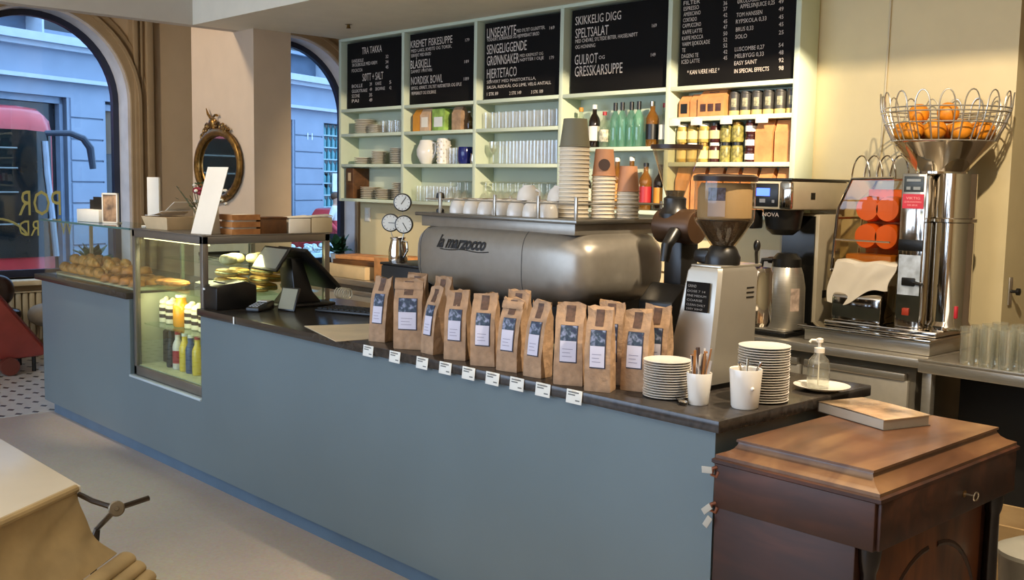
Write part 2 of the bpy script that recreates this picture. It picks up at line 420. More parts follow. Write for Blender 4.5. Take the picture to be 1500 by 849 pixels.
def arch_ring(cy, r0, r1, x0, x1, z0, n=28):
    """band between two arches, straight legs below, from depth x0 to x1"""
    mb = MB(); rings = []
    path = [(-1, z0, None)]+[(None, None, PI*i/n) for i in range(n+1)]+[(1, z0, None)]
    for sgn, z, t in path:
        if t is None: p0 = (cy+sgn*r0, z); p1 = (cy+sgn*r1, z)
        else: p0 = (cy-r0*math.cos(t), SPR+r0*math.sin(t)); p1 = (cy-r1*math.cos(t), SPR+r1*math.sin(t))
        rings.append([(x0, *p0), (x1, *p0), (x1, *p1), (x0, *p1)])
    return mb.loft(rings)
for k, cy in enumerate(WINC):
    w = MB()
    ring = arch_ring(cy, RAD-0.07, RAD+0.0, WX-0.27, WX-0.2, SILL+0.0)
    ring.box((WX-0.27, cy-RAD, SILL), (WX-0.2, cy+RAD, SILL+0.07))
    win = struct('window_%d' % (k+1), ring, M_frame)
    pane = MB().prism([(cy-RAD+0.05, SILL+0.04)]+[(y, z) for y, z in arch_pts(cy, RAD-0.05)]+[(cy+RAD-0.05, SILL+0.04)], 0, WX-0.238, WX-0.232)
    build('window_pane', pane, M_pane, win, flat=True)
    build('window_sill', MB().box((WX-0.2, cy-RAD-0.12, SILL-0.05), (WX+0.16, cy+RAD+0.12, SILL), 0.01), mat('sill cream', '#d9c8a4', 0.5), win)
    rv = arch_ring(cy, RAD-0.012, RAD+0.015, WX-0.2, WX+0.02, SILL)
    build('reveal_lining', rv, mat('reveal white', '#d6cfca', 0.4), win)
    # moulded surround on the room side: three stepped bands
    md = arch_ring(cy, RAD+0.015, RAD+0.10, WX, WX+0.05, SILL)
    r2 = arch_ring(cy, RAD+0.10, RAD+0.20, WX, WX+0.03, SILL); md.add(r2.v, r2.f)
    r3 = arch_ring(cy, RAD+0.085, RAD+0.115, WX, WX+0.075, SILL); md.add(r3.v, r3.f)
    build('window_moulding', md, M_mold, win)
    pl = MB()
    for sg in (-1, 1):
        for a, b, d in ((0.862, 1.13, 0.02), (0.90, 0.945, 0.055), (0.975, 1.0, 0.04), (1.03, 1.10, 0.06)):
            y0, y1 = sorted((cy+sg*a, cy+sg*b)); pl.box((WX, y0, 0.0), (WX+d, y1, 3.5), 0.006)
    build('window_pilaster', pl, M_mold, win)
    if k == 0:
        Mx = Matrix(((0, 0, 0, WX-0.226), (1, 0, 0, 0), (0, 0, 1, 0), (0, 0, 0, 1)))
        # painted on the street side of the glass, so it reads mirrored from the room
        def onglass(lines):
            return [(t, 2*0.0-a, -b, z, h) for t, a, b, z, h in lines]
        Mg = Matrix(((0, 1, 0, WX-0.226), (-1, 0, 0, 0), (0, 0, 1, 0), (0, 0, 0, 1)))
        lt = text_mesh([('POR', -1.215, -0.815, 1.30, 0.255), ('W', -1.33, -1.20, 1.105, 0.17), ('RD', -1.0, -0.815, 1.10, 0.16)], 'window_lettering', mat('gold window paint', '#b6ac62', 0.5), win, M=Mg)
        arc = MB().tube([(WX-0.226, 0.60+0.33*math.cos(t), 0.97+0.30*math.sin(t)) for t in [PI*0.15+PI*0.75*i/16 for i in range(17)]], 0.012, 6)
        build('window_arc', arc, mat('gold window paint', '#b6ac62', 0.5), win)
rd = thing('radiator', 'cream ribbed radiator on the wall under the arched window', 'radiator', (WX+0.075, 0.97, 0.12))
pan = MB()
for i in range(22): pan.box((-0.02, -0.68+i*0.062, 0.0), (0.03, -0.68+i*0.062+0.05, 0.46), 0.012)
build('radiator_panel', pan, mat('radiator enamel', '#d5c8a8', 0.35), rd)
build('radiator_grille', MB().box((-0.035, -0.7, 0.46), (0.04, 0.7, 0.475), 0.004), mat('radiator enamel', '#d5c8a8', 0.35), rd)
build('bracket', MB().box((-0.06, -0.5, 0.1), (-0.02, -0.46, 0.4)).box((-0.06, 0.46, 0.1), (-0.02, 0.5, 0.4)).tube([(0, 0.62, 0), (0, 0.62, -0.119)], 0.012), M_steelsoft, rd)
solo('power_cable', MB().tube([(-0.955, 2.742, 2.895), (-0.958, 2.742, 2.4), (-0.965, 2.742, 1.95), (-0.985, 2.72, 1.70)], 0.006, 6), mat('cable cream', '#c9bda0', 0.5), 'thin cream cable running down the wall behind the orange juicer', 'cable')
sw = thing('power_socket', 'white double wall socket under the left end of the shelving', 'socket', (-5.75, 2.75, 1.40))
build('faceplate', MB().box((-0.04, -0.012, -0.06), (0.04, 0.0, 0.06), 0.004), M_white, sw)
build('socket_outlet', MB().lathe([(0.022, 0.0), (0.022, 0.004)], 16, M=Matrix.Translation((0, -0.012, 0.025)) @ Matrix.Rotation(PI/2, 4, 'X')).lathe([(0.022, 0.0), (0.022, 0.004)], 16, M=Matrix.Translation((0, -0.012, -0.025)) @ Matrix.Rotation(PI/2, 4, 'X')), M_card, sw)
solo('ceiling_sprinkler', MB().lathe([(0.0, -0.03), (0.018, -0.03), (0.012, -0.015), (0.012, 0.0), (0.03, 0.0)], 14, c=(-5.1, 2.1, 2.899)), M_brass, 'small brass sprinkler head in the ceiling over the shelving', 'sprinkler')

# ================================================================== STREET OUTSIDE
struct('street_ground', MB().box((-40, -25, -0.35), (-8.95, 35, -0.3)), mat('asphalt', '#5d6068', 0.8))
M_fac = mat('facade blue grey stucco', '#97a3b4', 0.85, var=0.04, scale=2)
M_fac2 = mat('facade pale stone', '#c3ccd6', 0.8, var=0.03)
M_fdark = mat('facade window dark', '#252a30', 0.12, var=0.3, scale=1.5)
FR = 111.0*PI/180
fa = thing('street_building', 'blue-grey stucco building with grooved piers across the street', 'building', (-17.0, 4.0, -0.3), FR)
def fb(mb, s0, s1, z0, z1, y0, y1): return mb.box((s0, y0, z0+0.3), (s1, y1, z1+0.3))
build('upper_wall', fb(fb(fb(fb(MB(), -12, -1.7, 4.05, 9, 0, .4), -0.12, 0-0.08, 4.05, 9, 0, .4), 1.2, 6.45, 4.05, 9, 0, .4), 8.1, 20, 4.05, 9, 0, .4), M_fac2, fa)
build('backing_wall', fb(MB(), -12, 20, -0.3, 9, 0.4, 0.6), mat('facade recess', '#5f6d80', 0.9), fa)
for a, b in ((-12, -9), (-6.2, -3.2), (0.38, 1.24), (3.6, 4.4), (6.72, 7.92), (11.0, 12.0), (14.5, 20)):
    p = MB(); z = -0.3
    while z < 3.02:
        fb(p, a+0.06, b-0.06, z, min(z+0.345, 3.05), 0.0, 0.4); z += 0.378
    fb(p, a, a+0.06, -0.3, 3.05, 0.03, 0.4); fb(p, b-0.06, b, -0.3, 3.05, 0.03, 0.4); fb(p, a, b, -0.3, 3.05, 0.05, 0.4)
    build('pier', p, M_fac, fa)
fm = MB(); fb(fm, -12, 20, 3.05, 3.31, 0.02, 0.4); fb(fm, -12, 20, 3.37, 3.84, 0.0, 0.4)
build('frieze', fm, M_fac, fa)
for nm, z0, z1, d in (('ledge', 3.31, 3.38, -0.14), ('cornice', 3.84, 3.92, -0.16), ('cornice', 3.92, 4.06, -0.3)):
    build(nm, fb(MB(), -12, 20, z0, z1, d, 0.4), M_fac2, fa)
for a, b, z0, z1, top in ((-3.2, 0.38, -0.3, 3.05, 0), (1.24, 3.6, -0.3, 3.0, 1), (4.4, 6.72, -0.3, 3.0, 1), (7.92, 11.0, 0.45, 3.18, 0), (-0.08, 1.2, 4.12, 6.0, 0), (6.45, 8.1, 4.57, 6.4, 0), (-1.7, -0.12, 4.4, 6.4, 0), (-9, -6.2, -.3, 3, 1), (12, 14.5, -.3, 3, 1)):
    w = MB(); t = 0.07
    fb(w, a, a+t, z0, z1, 0.14, 0.25); fb(w, b-t, b, z0, z1, 0.14, 0.25); fb(w, a, b, z1-t*1.6, z1, 0.14, 0.25); fb(w, a, b, z0, z0+t, 0.14, 0.25)
    f = build('window_frame', w, mat('facade window frame', '#8795a8', 0.5), fa)
    build('pane', fb(MB(), a+t, b-t, z0+t, z1-t*1.6, 0.26, 0.3), M_fdark, f)
    if top: build('blind', fb(MB(), a+t, b-t, z1-0.9, z1-t*1.6, 0.22, 0.25), mat('brown blind', '#6d5a48', 0.7), f)
text_mesh([('11', 7.22, 7.42, 2.92, 0.17)], 'house_number', mat('white sign', '#eef2f4', 0.5), fa, M=Matrix.Translation((0, -0.012, 0)))
bt = MB(); bl = MB()
for r in range(8):
    z = 0.75+r*0.29
    for c in range(15):
        s = 8.15+c*0.18
        bt.lathe([(0.05, 0), (0.05, 0.15), (0.017, 0.2), (0.017, 0.25)], 7, c=(s, 0.2, z+0.3))
    fb(bl, 8.0, 10.9, z-0.03, z, 0.14, 0.26)
bo = build('bottle_racks', bt, mat('bottle teal', '#5aa0a8', 0.25), fa); bo['kind'] = 'stuff'
build('rack_shelves', bl, mat('rack pale', '#a7c6d0', 0.5), fa)
build('notice', fb(MB(), 8.35, 8.6, 1.4, 1.85, 0.08, 0.1), mat('white sign', '#eef2f4', 0.5), fa)

bus = thing('city_bus', 'red city bus with dark windows passing outside the left window', 'bus', (-12.0, 2.28, -0.3))
sec = [(0.0, 0.35), (0.0, 2.60), (-0.10, 2.78), (-0.3, 2.86), (-1.6, 2.86), (-1.8, 2.78), (-1.9, 2.6), (-1.9, 0.35)]
def busring(y, k): return [(-0.95+(x+0.95)*k, y, z if z < 1 else 0.35+(z-0.35)*(1-(1-k)*0.35)) for x, z in sec]
build('body', MB().loft([busring(-5.0, 1.0), busring(-0.35, 1.0), busring(-0.1, 0.97), busring(0.02, 0.88)]), mat('bus red paint', '#c9363c', 0.25, coat=0.5), bus, sharp=50)
wd = MB()
gb_ = [(-4.7, 1.0), (-0.35, 1.0), (-0.1, 0.97), (0.0, 0.89)]
wd.loft([[(-0.95+0.95*k+0.004, y, 0.95), (-0.95+0.95*k+0.016, y, 0.95), (-0.95+0.95*k+0.016-(1-k)*.1, y, 2.55-(1-k)*0.5), (-0.95+0.95*k+0.004-(1-k)*.1, y, 2.55-(1-k)*0.5)] for y, k in gb_])
build('side_window', wd, mat('bus glass', '#1d2426', 0.08, var=0.3, scale=2), bus)
bb = MB()
for z in (1.35, 1.75, 2.05, 2.3): bb.tube([(0.02, -4.6, z), (0.02, -0.45, z+0.02)], 0.012, 6)
build('window_rail', bb, mat('bus rail', '#8a9290', 0.4), bus)
build('windscreen', MB().box((-1.7, 0.0, 1.05), (-0.2, 0.03, 2.4), 0.02), mat('bus glass', '#1d2426', 0.08), bus)
build('corner_post', MB().tube([(-0.02, -0.10, 2.42), (-0.02, -0.08, 2.0), (-0.04, -0.02, 1.4), (-0.06, 0.02, 0.95)], 0.04, 8), mat('bus pale post', '#b7c3d6', 0.3), bus)
build('mirror_arm', MB().tube([(-0.06, -0.10, 2.52), (0.03, 0.20, 2.53), (0.04, 0.36, 2.47), (0.04, 0.45, 2.35), (0.04, 0.48, 2.08)], 0.045, 10, taper=[0.8, 0.9, 1, 1.1, 0.9]), mat('bus mirror', '#3b4454', 0.4), bus)
for y in (-1.0, -4.2): build('wheel', MB().lathe([(0.2, -0.12), (0.45, -0.12), (0.47, -0.05), (0.47, 0.08), (0.2, 0.1)], 24, M=Matrix.Translation((-0.1, y, 0.47)) @ Matrix.Rotation(PI/2, 4, 'Y')), M_blackmat, bus)

car = thing('parked_car', 'small red car parked across the street seen past the shelving', 'car', (-17.3, 10.75, -0.3), FR)
cb = MB().prism([(-1.9, 0.3), (-1.95, 0.75), (-1.2, 0.9), (-0.7, 1.38), (0.9, 1.40), (1.5, 0.95), (1.95, 0.85), (1.95, 0.3)], 1, -0.8, 0.8, bevel=0.07)
build('body', cb, mat('car red paint', '#c2343a', 0.25, coat=0.5), car)
build('window', MB().prism([(-0.62, 1.0), (-0.5, 1.3), (0.8, 1.32), (1.2, 1.0)], 1, -0.815, 0.815), mat('bus glass', '#1d2426', 0.08), car)
for x in (-1.2, 1.2): build('wheel', MB().lathe([(0.1, -0.83), (0.31, -0.83), (0.33, -0.7), (0.33, 0.7), (0.31, 0.83), (0.1, 0.83)], 20, M=Matrix.Translation((x, 0, 0.33)) @ Matrix.Rotation(PI/2, 4, 'X')), M_blackmat, car)
lw = thing('street_planter', 'pale low street planter box with flowers outside the second window', 'planter', (-14.2, 7.9, -0.3), FR)
build('planter_box', MB().box((-2.0, -0.25, 0), (2.0, 0.25, 0.72), 0.02), mat('planter pale', '#c6d2dc', 0.7), lw)
fl = MB()
for i in range(160):
    x = random.uniform(-1.9, 1.9); y = random.uniform(-0.2, 0.2); z = 0.72+random.uniform(0, 0.12)
    fl.superq((x, y, z), (0.05, 0.05, 0.035), 1, 1, 6, 4)
fo = build('flowers', fl, mat('pale flowers', '#dfe3e4', 0.8, var=0.35, scale=30), lw); fo['kind'] = 'stuff'

dh = thing('door_latch', 'small steel latch on the wall edge at the far right of the photo', 'latch', (-0.278, 2.83, 1.20))
build('latch_plate', MB().box((-0.0005, -0.02, -0.07), (0.006, 0.02, 0.07), 0.002), M_steel, dh)
build('latch_knob', MB().lathe([(0.008, 0.006), (0.008, 0.03), (0.018, 0.035), (0.018, 0.05), (0, 0.055)], 16, M=Matrix.Rotation(PI/2, 4, 'Y')), M_black, dh)

# ================================================================== BAR COUNTER
H = 0.99
ctr = thing('bar_counter', 'long blue-grey painted bar counter with a dark plinth', 'counter', (0, 0, 0))
outline = [(-5.88, 0.082), (-0.02, 0.082), (-0.02, 0.95), (-3.43, 0.95), (-3.43, 0.475), (-4.37, 0.475), (-4.37, 0.95), (-5.88, 0.95)]
build('body', MB().prism(outline, 1, 0.015, 0.90), M_counter, ctr)
build('plinth', MB().box((-5.79, 0.05, 0), (-0.08, 0.86, 0.082)), M_toe, ctr)
build('sill_strip', MB().box((-4.37, 0.005, 0.4755), (-3.43, 0.04, 0.489), 0.002), mat('pale strip', '#b9c6cc', 0.35), ctr)
solo('worktop', MB().box((-3.44, -0.005, 0.9505), (0.005, 0.925, H), 0.004), M_slab, 'long black stone worktop carrying the espresso machine and coffee bags', 'worktop')
solo('worktop', MB().box((-5.97, -0.005, 0.9505), (-4.372, 0.86, H), 0.004), M_slab, 'short black stone worktop carrying the pastries at the window end', 'worktop')

# ------------------------------------------------------------------ glass display case let into the counter
CX0, CX1, CY0, CY1, CZ0, CZ1 = -4.362, -3.442, 0.035, 0.85, 0.491, 1.385
cs = thing('display_case', 'chilled glass display case let into the counter, grey metal frame', 'display case', (0, 0, 0))
f = MB(); t = 0.035
for x in (CX0, CX1-t):
    for y in (CY0, CY1-t): f.box((x, y, CZ0), (x+t, y+t, CZ1), 0.004)
for z0, z1 in ((CZ1-0.05, CZ1-0.006), (CZ0, CZ0+0.055)):
    f.box((CX0, CY0, z0), (CX1, CY0+t, z1), 0.003); f.box((CX0, CY1-t, z0), (CX1, CY1, z1), 0.003)
    f.box((CX0, CY0, z0), (CX0+t, CY1, z1), 0.003); f.box((CX1-t, CY0, z0), (CX1, CY1, z1), 0.003)
build('frame', f, M_case, cs)
build('top', MB().box((CX0-0.004, CY0-0.006, CZ1-0.006), (CX1+0.004, CY1+0.004, CZ1), 0.002), M_case, cs)
build('front_pane', MB().box((CX0+t, CY0+0.01, CZ0+0.055), (CX1-t, CY0+0.016, CZ1-0.05)), M_glass, cs, flat=True)
build('side_pane', MB().box((CX1-0.022, CY0+t, CZ0+0.055), (CX1-0.016, CY1-t, CZ1-0.05)), M_glass, cs, flat=True)
build('side_pane', MB().box((CX0+0.016, CY0+t, 1.0), (CX0+0.022, CY1-t, CZ1-0.05)), M_glass, cs, flat=True)
build('liner', MB().box((CX0+0.01, CY0+t, CZ0+0.055), (CX0+0.015, CY1-t, 0.985)).box((CX0+t, CY1-0.03, CZ0+0.055), (CX1-t, CY1-0.025, 1.0)).box((CX0+0.02, CY0+0.02, CZ0+0.05), (CX1-0.02, CY1-0.02, CZ0+0.06)), mat('case liner', '#b8b89e', 0.4), cs)
for z in (0.80, 1.03): build('shelf', MB().box((CX0+0.04, CY0+0.05, z), (CX1-0.04, CY1-0.05, z+0.008)), M_glass, cs, flat=True)
build('shelf', MB().box((CX0+0.04, CY0+0.18, 1.20), (CX1-0.04, CY1-0.05, 1.208)), M_glass, cs, flat=True)
build('light_strip', MB().box((CX0+0.06, CY0+0.05, CZ1-0.062), (CX1-0.06, CY0+0.075, CZ1-0.052)), mat('case led', '#ffe9b0', 0.5, emit=('#ffe6a8', 3.0)), cs)
lamp('case_light', 'AREA', (-3.9, 0.30, CZ1-0.07), (-3.9, 0.42, 0.5), 9.0, (1.0, 0.86, 0.5), shape='RECTANGLE', size=0.8, size_y=0.1)
lamp('case_light_low', 'AREA', (-3.9, 0.10, 1.0), (-3.9, 0.45, 0.5), 2.2, (1.0, 0.9, 0.55), shape='RECTANGLE', size=0.8, size_y=0.04)

# contents of the case
def bottle(name, label, cat, loc, r, h, liquid, cap, group=None, neck=0.4, lab=None, cz=0.925, rz=0.0):
    b = thing(name, label, cat, loc, rz, group)
    prof = [(r*0.9, 0), (r, 0.01), (r, h*0.62), (r*0.85, h*0.69), (r*neck, h*0.8), (r*neck, h*0.93)]
    build('bottle_body', MB().lathe(prof, 16), liquid, b)
    build('cap', MB().lathe([(r*neck*1.12, h*cz), (r*neck*1.12, h), (r*neck*0.9, h*1.005)], 12), cap, b)
    if lab: build('label', MB().shell([(r*1.015, h*0.16), (r*1.015, h*0.5)], 16), lab, b)
    return b
M_oj = mat('orange juice', '#e89a1c', 0.2, var=0.05)
M_yel = mat('yellow drink', '#e3c03a', 0.2, var=0.05)
M_red = mat('red label', '#a3262a', 0.4)
M_bluelab = mat('blue plastic', '#3a4c78', 0.3)
M_cream = mat('cream food', '#e2d3a2', 0.7, var=0.2, scale=30, bump=0.3)
bottle('juice_bottle', 'orange juice bottle on the middle glass shelf of the case', 'bottle', (-4.035, 0.19, 0.809), 0.048, 0.19, M_oj, M_white, None, 0.62)
cols = ((-4.13, mat('dark carton', '#1d1c1a', 0.5), M_black, 'dark bottle'), (-4.045, mat('white carton', '#d8cfc6', 0.5), M_red, 'white bottle with a red cap'), (-3.955, M_yel, M_white, 'tall yellow bottle'), (-3.875, M_bluelab, M_white, 'blue bottle'), (-3.79, M_yel, M_red, 'yellow bottle with a red cap'))
for x, m, c, l in cols:
    bottle('soft_drink_bottle', l+' standing on the floor of the display case', 'bottle', (x, 0.17, 0.552), 0.031, 0.225, m, c, 'soft drinks in the case', 0.5, M_red if 'white bottle' in l else None)
for i in range(3):
    bx = thing('dark_carton', 'dark drink carton on the case floor, '+nth(i, 3), 'carton', (-4.31+i*0.07, 0.24+0.0*i, 0.552), 0, 'dark cartons in the case')
    build('carton_body', MB().box((-0.028, -0.03, 0), (0.028, 0.03, 0.19), 0.003), mat('dark carton', '#1d1c1a', 0.5), bx)
    build('carton_top', MB().prism([(-0.03, 0.19), (0.03, 0.19), (0, 0.215)], 0, -0.028, 0.028), mat('dark carton', '#1d1c1a', 0.5), bx)
for i, x in enumerate((-4.27, -4.18, -3.93, -3.84, -3.75)):
    c = thing('dessert_jar', 'layered dessert jar topped with cream on the middle glass shelf, '+nth(i, 5), 'dessert', (x, 0.20, 0.809), 0, 'dessert jars in the case')
    build('jar_glass', MB().lathe([(0.034, 0), (0.038, 0.004), (0.038, 0.105), (0.036, 0.11)], 18), mat('dessert cream layer', '#d8cfae', 0.4), c)
    for z in (0.03, 0.07): build('dark_layer', MB().shell([(0.0386, z), (0.0386, z+0.022)], 18), mat('dessert dark layer', '#33231a', 0.5), c)
    build('cream_top', MB().superq((0, 0, 0.122), (0.036, 0.036, 0.026), 1, 1, 12, 6).superq((0.01, 0.005, 0.145), (0.02, 0.02, 0.016), 1, 1, 10, 5), mat('whipped cream', '#efe4b8', 0.6), c)
for i, (x, y) in enumerate(((-4.12, 0.45), (-3.87, 0.5))):
    p = thing('serving_plate', 'white plate of sandwiches on the upper glass shelf, '+nth(i, 2), 'plate', (x, y, 1.039), 0, 'plates in the display case')
    build('plate', MB().lathe([(0.07, 0), (0.11, 0.012), (0.115, 0.016), (0.07, 0.008)], 24), M_white, p)
# baguette sandwiches stacked behind the side pane
for i in range(14):
    r, c = divmod(i, 5)
    s = thing('baguette_sandwich', 'filled baguette in the pile behind the case side pane, %s' % (ORD[i]+' counting along the pile'), 'sandwich', (-3.60-0.06*(c % 2), 0.22+0.112*c+0.02*r, 1.0555+0.048*r), random.uniform(-0.25, 0.25), 'sandwiches in the display case')
    b = MB().superq((0, 0, 0.0), (0.10, 0.04, 0.015), 0.8, 0.7, 16, 8)
    build('bread', b, mat('baguette', '#cda25a', 0.6, var=0.25, scale=20), s)
    build('filling', MB().superq((0, 0, 0.010), (0.098, 0.045, 0.008), 0.9, 0.7, 16, 6), mat('filling', '#e6dc9a', 0.6, var=0.4, scale=45), s)
    build('bread_top', MB().superq((0, 0, 0.018), (0.097, 0.038, 0.013), 0.9, 0.7, 16, 6), mat('baguette', '#cda25a', 0.6), s)
for i in range(6):
    s = solo('wrapped_roll', MB().superq((0, 0, 0.03), (0.055, 0.045, 0.03), 0.8, 0.8, 14, 8), M_cream, 'pale wrapped roll on the top glass shelf of the case, '+nth(i, 6, 'nearest', 'farthest', 'from the front'), 'roll', 'wrapped rolls in the case', (-3.56-0.075*(i % 2), 0.25+i*0.085, 1.209), (0, 0, 0.2*i))
tr = thing('dark_tray', 'black serving tray of glasses on the upper shelf of the case', 'tray', (-4.05, 0.55, 1.209))
build('tray', MB().box((-0.2, -0.14, 0), (0.2, 0.14, 0.008), 0.003).box((-0.2, -0.14, 0.008), (-0.19, 0.14, 0.025)).box((0.19, -0.14, 0.008), (0.2, 0.14, 0.025)), M_black, tr)

# ------------------------------------------------------------------ pastry end: glass guard and pastries
gd = thing('sneeze_guard', 'clear glass guard with a glass shelf over the pastries', 'glass guard', (0, 0, 0))
build('front_pane', MB().box((-5.9, 0.045, H), (-4.372, 0.053, 1.372)), M_glass, gd, flat=True)
build('top_pane', MB().box((-5.92, 0.03, 1.373), (-4.372, 0.40, 1.383)), glassmat('guard top glass', '#cfe6e4', 0.8), gd, flat=True)
build('edge_strip', MB().box((-5.92, 0.026, 1.372), (-4.372, 0.031, 1.384)), mat('glass edge green', '#3f6a6a', 0.2), gd)
for x in (-5.88, -4.40): build('post', MB().box((x, 0.36, H), (x+0.02, 0.38, 1.373)), M_steel, gd)
tr = thing('pastry_tray', 'long pale tray under the pastries', 'tray', (-5.1, 0.24, H+0.0005))
build('tray', MB().box((-0.70, -0.15, 0), (0.66, 0.17, 0.012), 0.004).box((-0.70, -0.15, 0.012), (-0.69, 0.17, 0.022)).box((0.65, -0.15, 0.012), (0.66, 0.17, 0.022)), mat('tray pale wood', '#cdbd9e', 0.5), tr)
M_past = mat('pastry', '#cb8846', 0.5, var=0.35, scale=22, bump=0.4)
M_past2 = mat('pastry dark', '#ab6832', 0.5, var=0.35, scale=22, bump=0.4)
def croissant():
    mb = MB(); rings = []
    for i in range(15):
        u = -1+2*i/14; a = u*1.25; r = 0.006+0.034*math.cos(u*PI/2)**0.8*(1+0.12*math.cos(i*PI))
        c = Vector((0.075*math.sin(a), 0.05*(1-math.cos(a)), r*0.9)); d = Vector((math.cos(a), math.sin(a), 0))
        n = Vector((-d.y, d.x, 0)); rings.append([tuple(c+n*r*math.cos(t)+Vector((0, 0, r*0.9*math.sin(t)))) for t in [2*PI*k/12 for k in range(12)]])
    return mb.loft(rings)
def bun():
    mb = MB(); n = 40; rings = []
    def fn(u, v):
        a = u*2*PI; b = v*PI/2; sw = 1+0.06*math.sin(a*2+v*9)
        return (0.052*math.cos(a)*math.cos(b)**0.6*sw, 0.052*math.sin(a)*math.cos(b)**0.6*sw, 0.045*math.sin(b))
    mb.grid(fn, 20, 8); mb.grid(lambda u, v: (0.052*math.cos(u*2*PI)*v, 0.052*math.sin(u*2*PI)*v, 0.0), 20, 2)
    return mb
pc = solo('croissant', croissant(), M_past, 'golden croissant at the left front of the pastry tray', 'croissant', 'pastries on the tray', (-5.715, 0.125, 1.013))
pc.scale = (0.88, 0.88, 0.95)
pb = solo('cinnamon_bun', bun(), M_past2, 'brown cinnamon bun at the right front of the pastry tray', 'bun', 'pastries on the tray', (-4.515, 0.125, 1.013))
k = 0
for lay, z in ((0, 1.013), (1, 1.070)):
    for row in range(3 if lay == 0 else 2):
        for c in range(9):
            x = -5.715+c*0.150+0.06*lay; y = 0.125+row*0.105+0.05*lay
            if (lay, row, c) in ((0, 0, 0), (0, 0, 8)): continue
            if lay and (c > 6 or random.random() < 0.12): continue
            src = pc if c < 5 else pb
            kind = 'croissant' if src is pc else 'cinnamon bun'
            lb = '%s in the %s layer, %s row, %s along from the left' % (kind, ('lower', 'upper')[lay], ('front', 'middle', 'back')[row], ORD[c])
            dup(src, (x, y, z), None, lb, 'pastries on the tray', rot=(random.uniform(-.08, .08), random.uniform(-.08, .08), random.uniform(-0.22, 0.22)))
            k += 1
bag_loaf = solo('flat_loaf', MB().superq((0, 0, 0.022), (0.14, 0.07, 0.022), 0.8, 0.9, 20, 8), M_past, 'long flat loaf on the top shelf at the left end of the display case', 'bread', None, (-4.17, 0.20, 1.039), (0, 0, 0.2))
# things standing on the guard and the case
cb = thing('white_box', 'white open-topped box on the glass shelf over the pastries', 'box', (-5.30, 0.20, 1.384), 0.15)
build('box_body', MB().box((-0.14, -0.075, 0), (0.14, 0.075, 0.085), 0.003), M_paper, cb)
build('card_insert', MB().box((-0.02, -0.02, 0.08), (0.11, -0.012, 0.17)), M_black, cb)
build('card_insert', MB().box((-0.1, 0.0, 0.08), (-0.02, 0.006, 0.15)).box((-0.09, 0.03, 0.08), (0.05, 0.036, 0.14)), mat('black brochure', '#23201e', 0.4), cb)
fr = thing('picture_card_stand', 'small upright framed card beside the white box on the glass shelf', 'card stand', (-5.06, 0.19, 1.384), 0.45)
build('frame', MB().box((-0.065, -0.008, 0.0), (-0.055, 0.008, 0.2)).box((0.055, -0.008, 0), (0.065, 0.008, 0.2)).box((-0.065, -0.008, 0.19), (0.065, 0.008, 0.2)).box((-0.065, -0.008, 0), (0.065, 0.008, 0.01)).box((-0.05, 0.008, 0), (0.05, 0.05, 0.006)), M_paper, fr)
build('picture', MB().box((-0.055, -0.003, 0.01), (0.055, 0.003, 0.19)), mat('card picture', '#a07c58', 0.6, var=0.55, scale=14), fr)
wp = thing('white_upright_board', 'narrow tall white board standing behind the left end of the display case', 'board', (-4.50, 0.24, 1.3838), 0.35)
build('board', MB().box((-0.05, -0.008, 0), (0.05, 0.008, 0.31), 0.003), M_paper, wp)
build('foot', MB().box((-0.06, -0.05, 0), (0.06, 0.05, 0.008), 0.002), M_paper, wp)
bk = thing('tan_paper_tray', 'shallow tan carton with loose papers on the left of the case top', 'carton', (-4.16, 0.20, 1.3855), 0.08)
build('carton_body', MB().loft([[(-0.12, -0.1, 0), (0.12, -0.1, 0), (0.12, 0.1, 0), (-0.12, 0.1, 0)], [(-0.15, -0.12, 0.075), (0.15, -0.12, 0.075), (0.15, 0.12, 0.075), (-0.15, 0.12, 0.075)]]), M_kraftlight, bk)
build('paper_sheet', MB().sheet(lambda u, v: (-0.14+0.2*u, -0.1+0.18*v, 0.08+0.03*u*u), 6, 4, 0.003).sheet(lambda u, v: (-0.02+0.15*u, -0.06+0.16*v, 0.085+0.08*u), 6, 4, 0.003), M_paper, bk)
vs = thing('flower_vase', 'small vase of dried flowers with a red bloom on the case top', 'vase', (-3.93, 0.27, 1.3855))
build('vase', MB().lathe([(0.035, 0), (0.05, 0.03), (0.045, 0.08), (0.03, 0.11), (0.034, 0.13)], 18), glassmat('vase glass', '#efe8d0', 0.8, 0.05, 0.25, '#d8c79a'), vs)
st = MB()
for i in range(16):
    a = random.uniform(0, 2*PI); r = random.uniform(0.03, 0.14); h = random.uniform(0.18, 0.29)
    st.tube([(0, 0, 0.02), (0.3*r*math.cos(a), 0.3*r*math.sin(a), 0.12), (r*math.cos(a), r*math.sin(a), h)], 0.0025, 5)
build('stems', st, mat('stem', '#5a5a3a', 0.7), vs)
bl = MB(); wl2 = MB(); dk = MB()
for i in range(5): bl.superq((-0.02+random.uniform(-.02, .02), random.uniform(-.02, .02), 0.235+random.uniform(-.015, .015)), (0.022, 0.022, 0.018), 1, 1, 10, 6)
for i in range(18):
    a = random.uniform(0, 2*PI); r = random.uniform(0.05, 0.15); wl2.superq((r*math.cos(a), r*math.sin(a), random.uniform(0.14, 0.27)), (0.012, 0.012, 0.01), 1, 1, 8, 5)
for i in range(26):
    a = random.uniform(0, 2*PI); r = random.uniform(0.03, 0.14); q = Vector((r*math.cos(a), r*math.sin(a), random.uniform(0.13, 0.28)))
    e = Vector((math.cos(a), math.sin(a), 0.5))*0.03; n = Vector((-math.sin(a), math.cos(a), 0))*0.01
    dk.add([q, q+e*.5+n, q+e, q+e*.5-n], [(0, 1, 2, 3)])
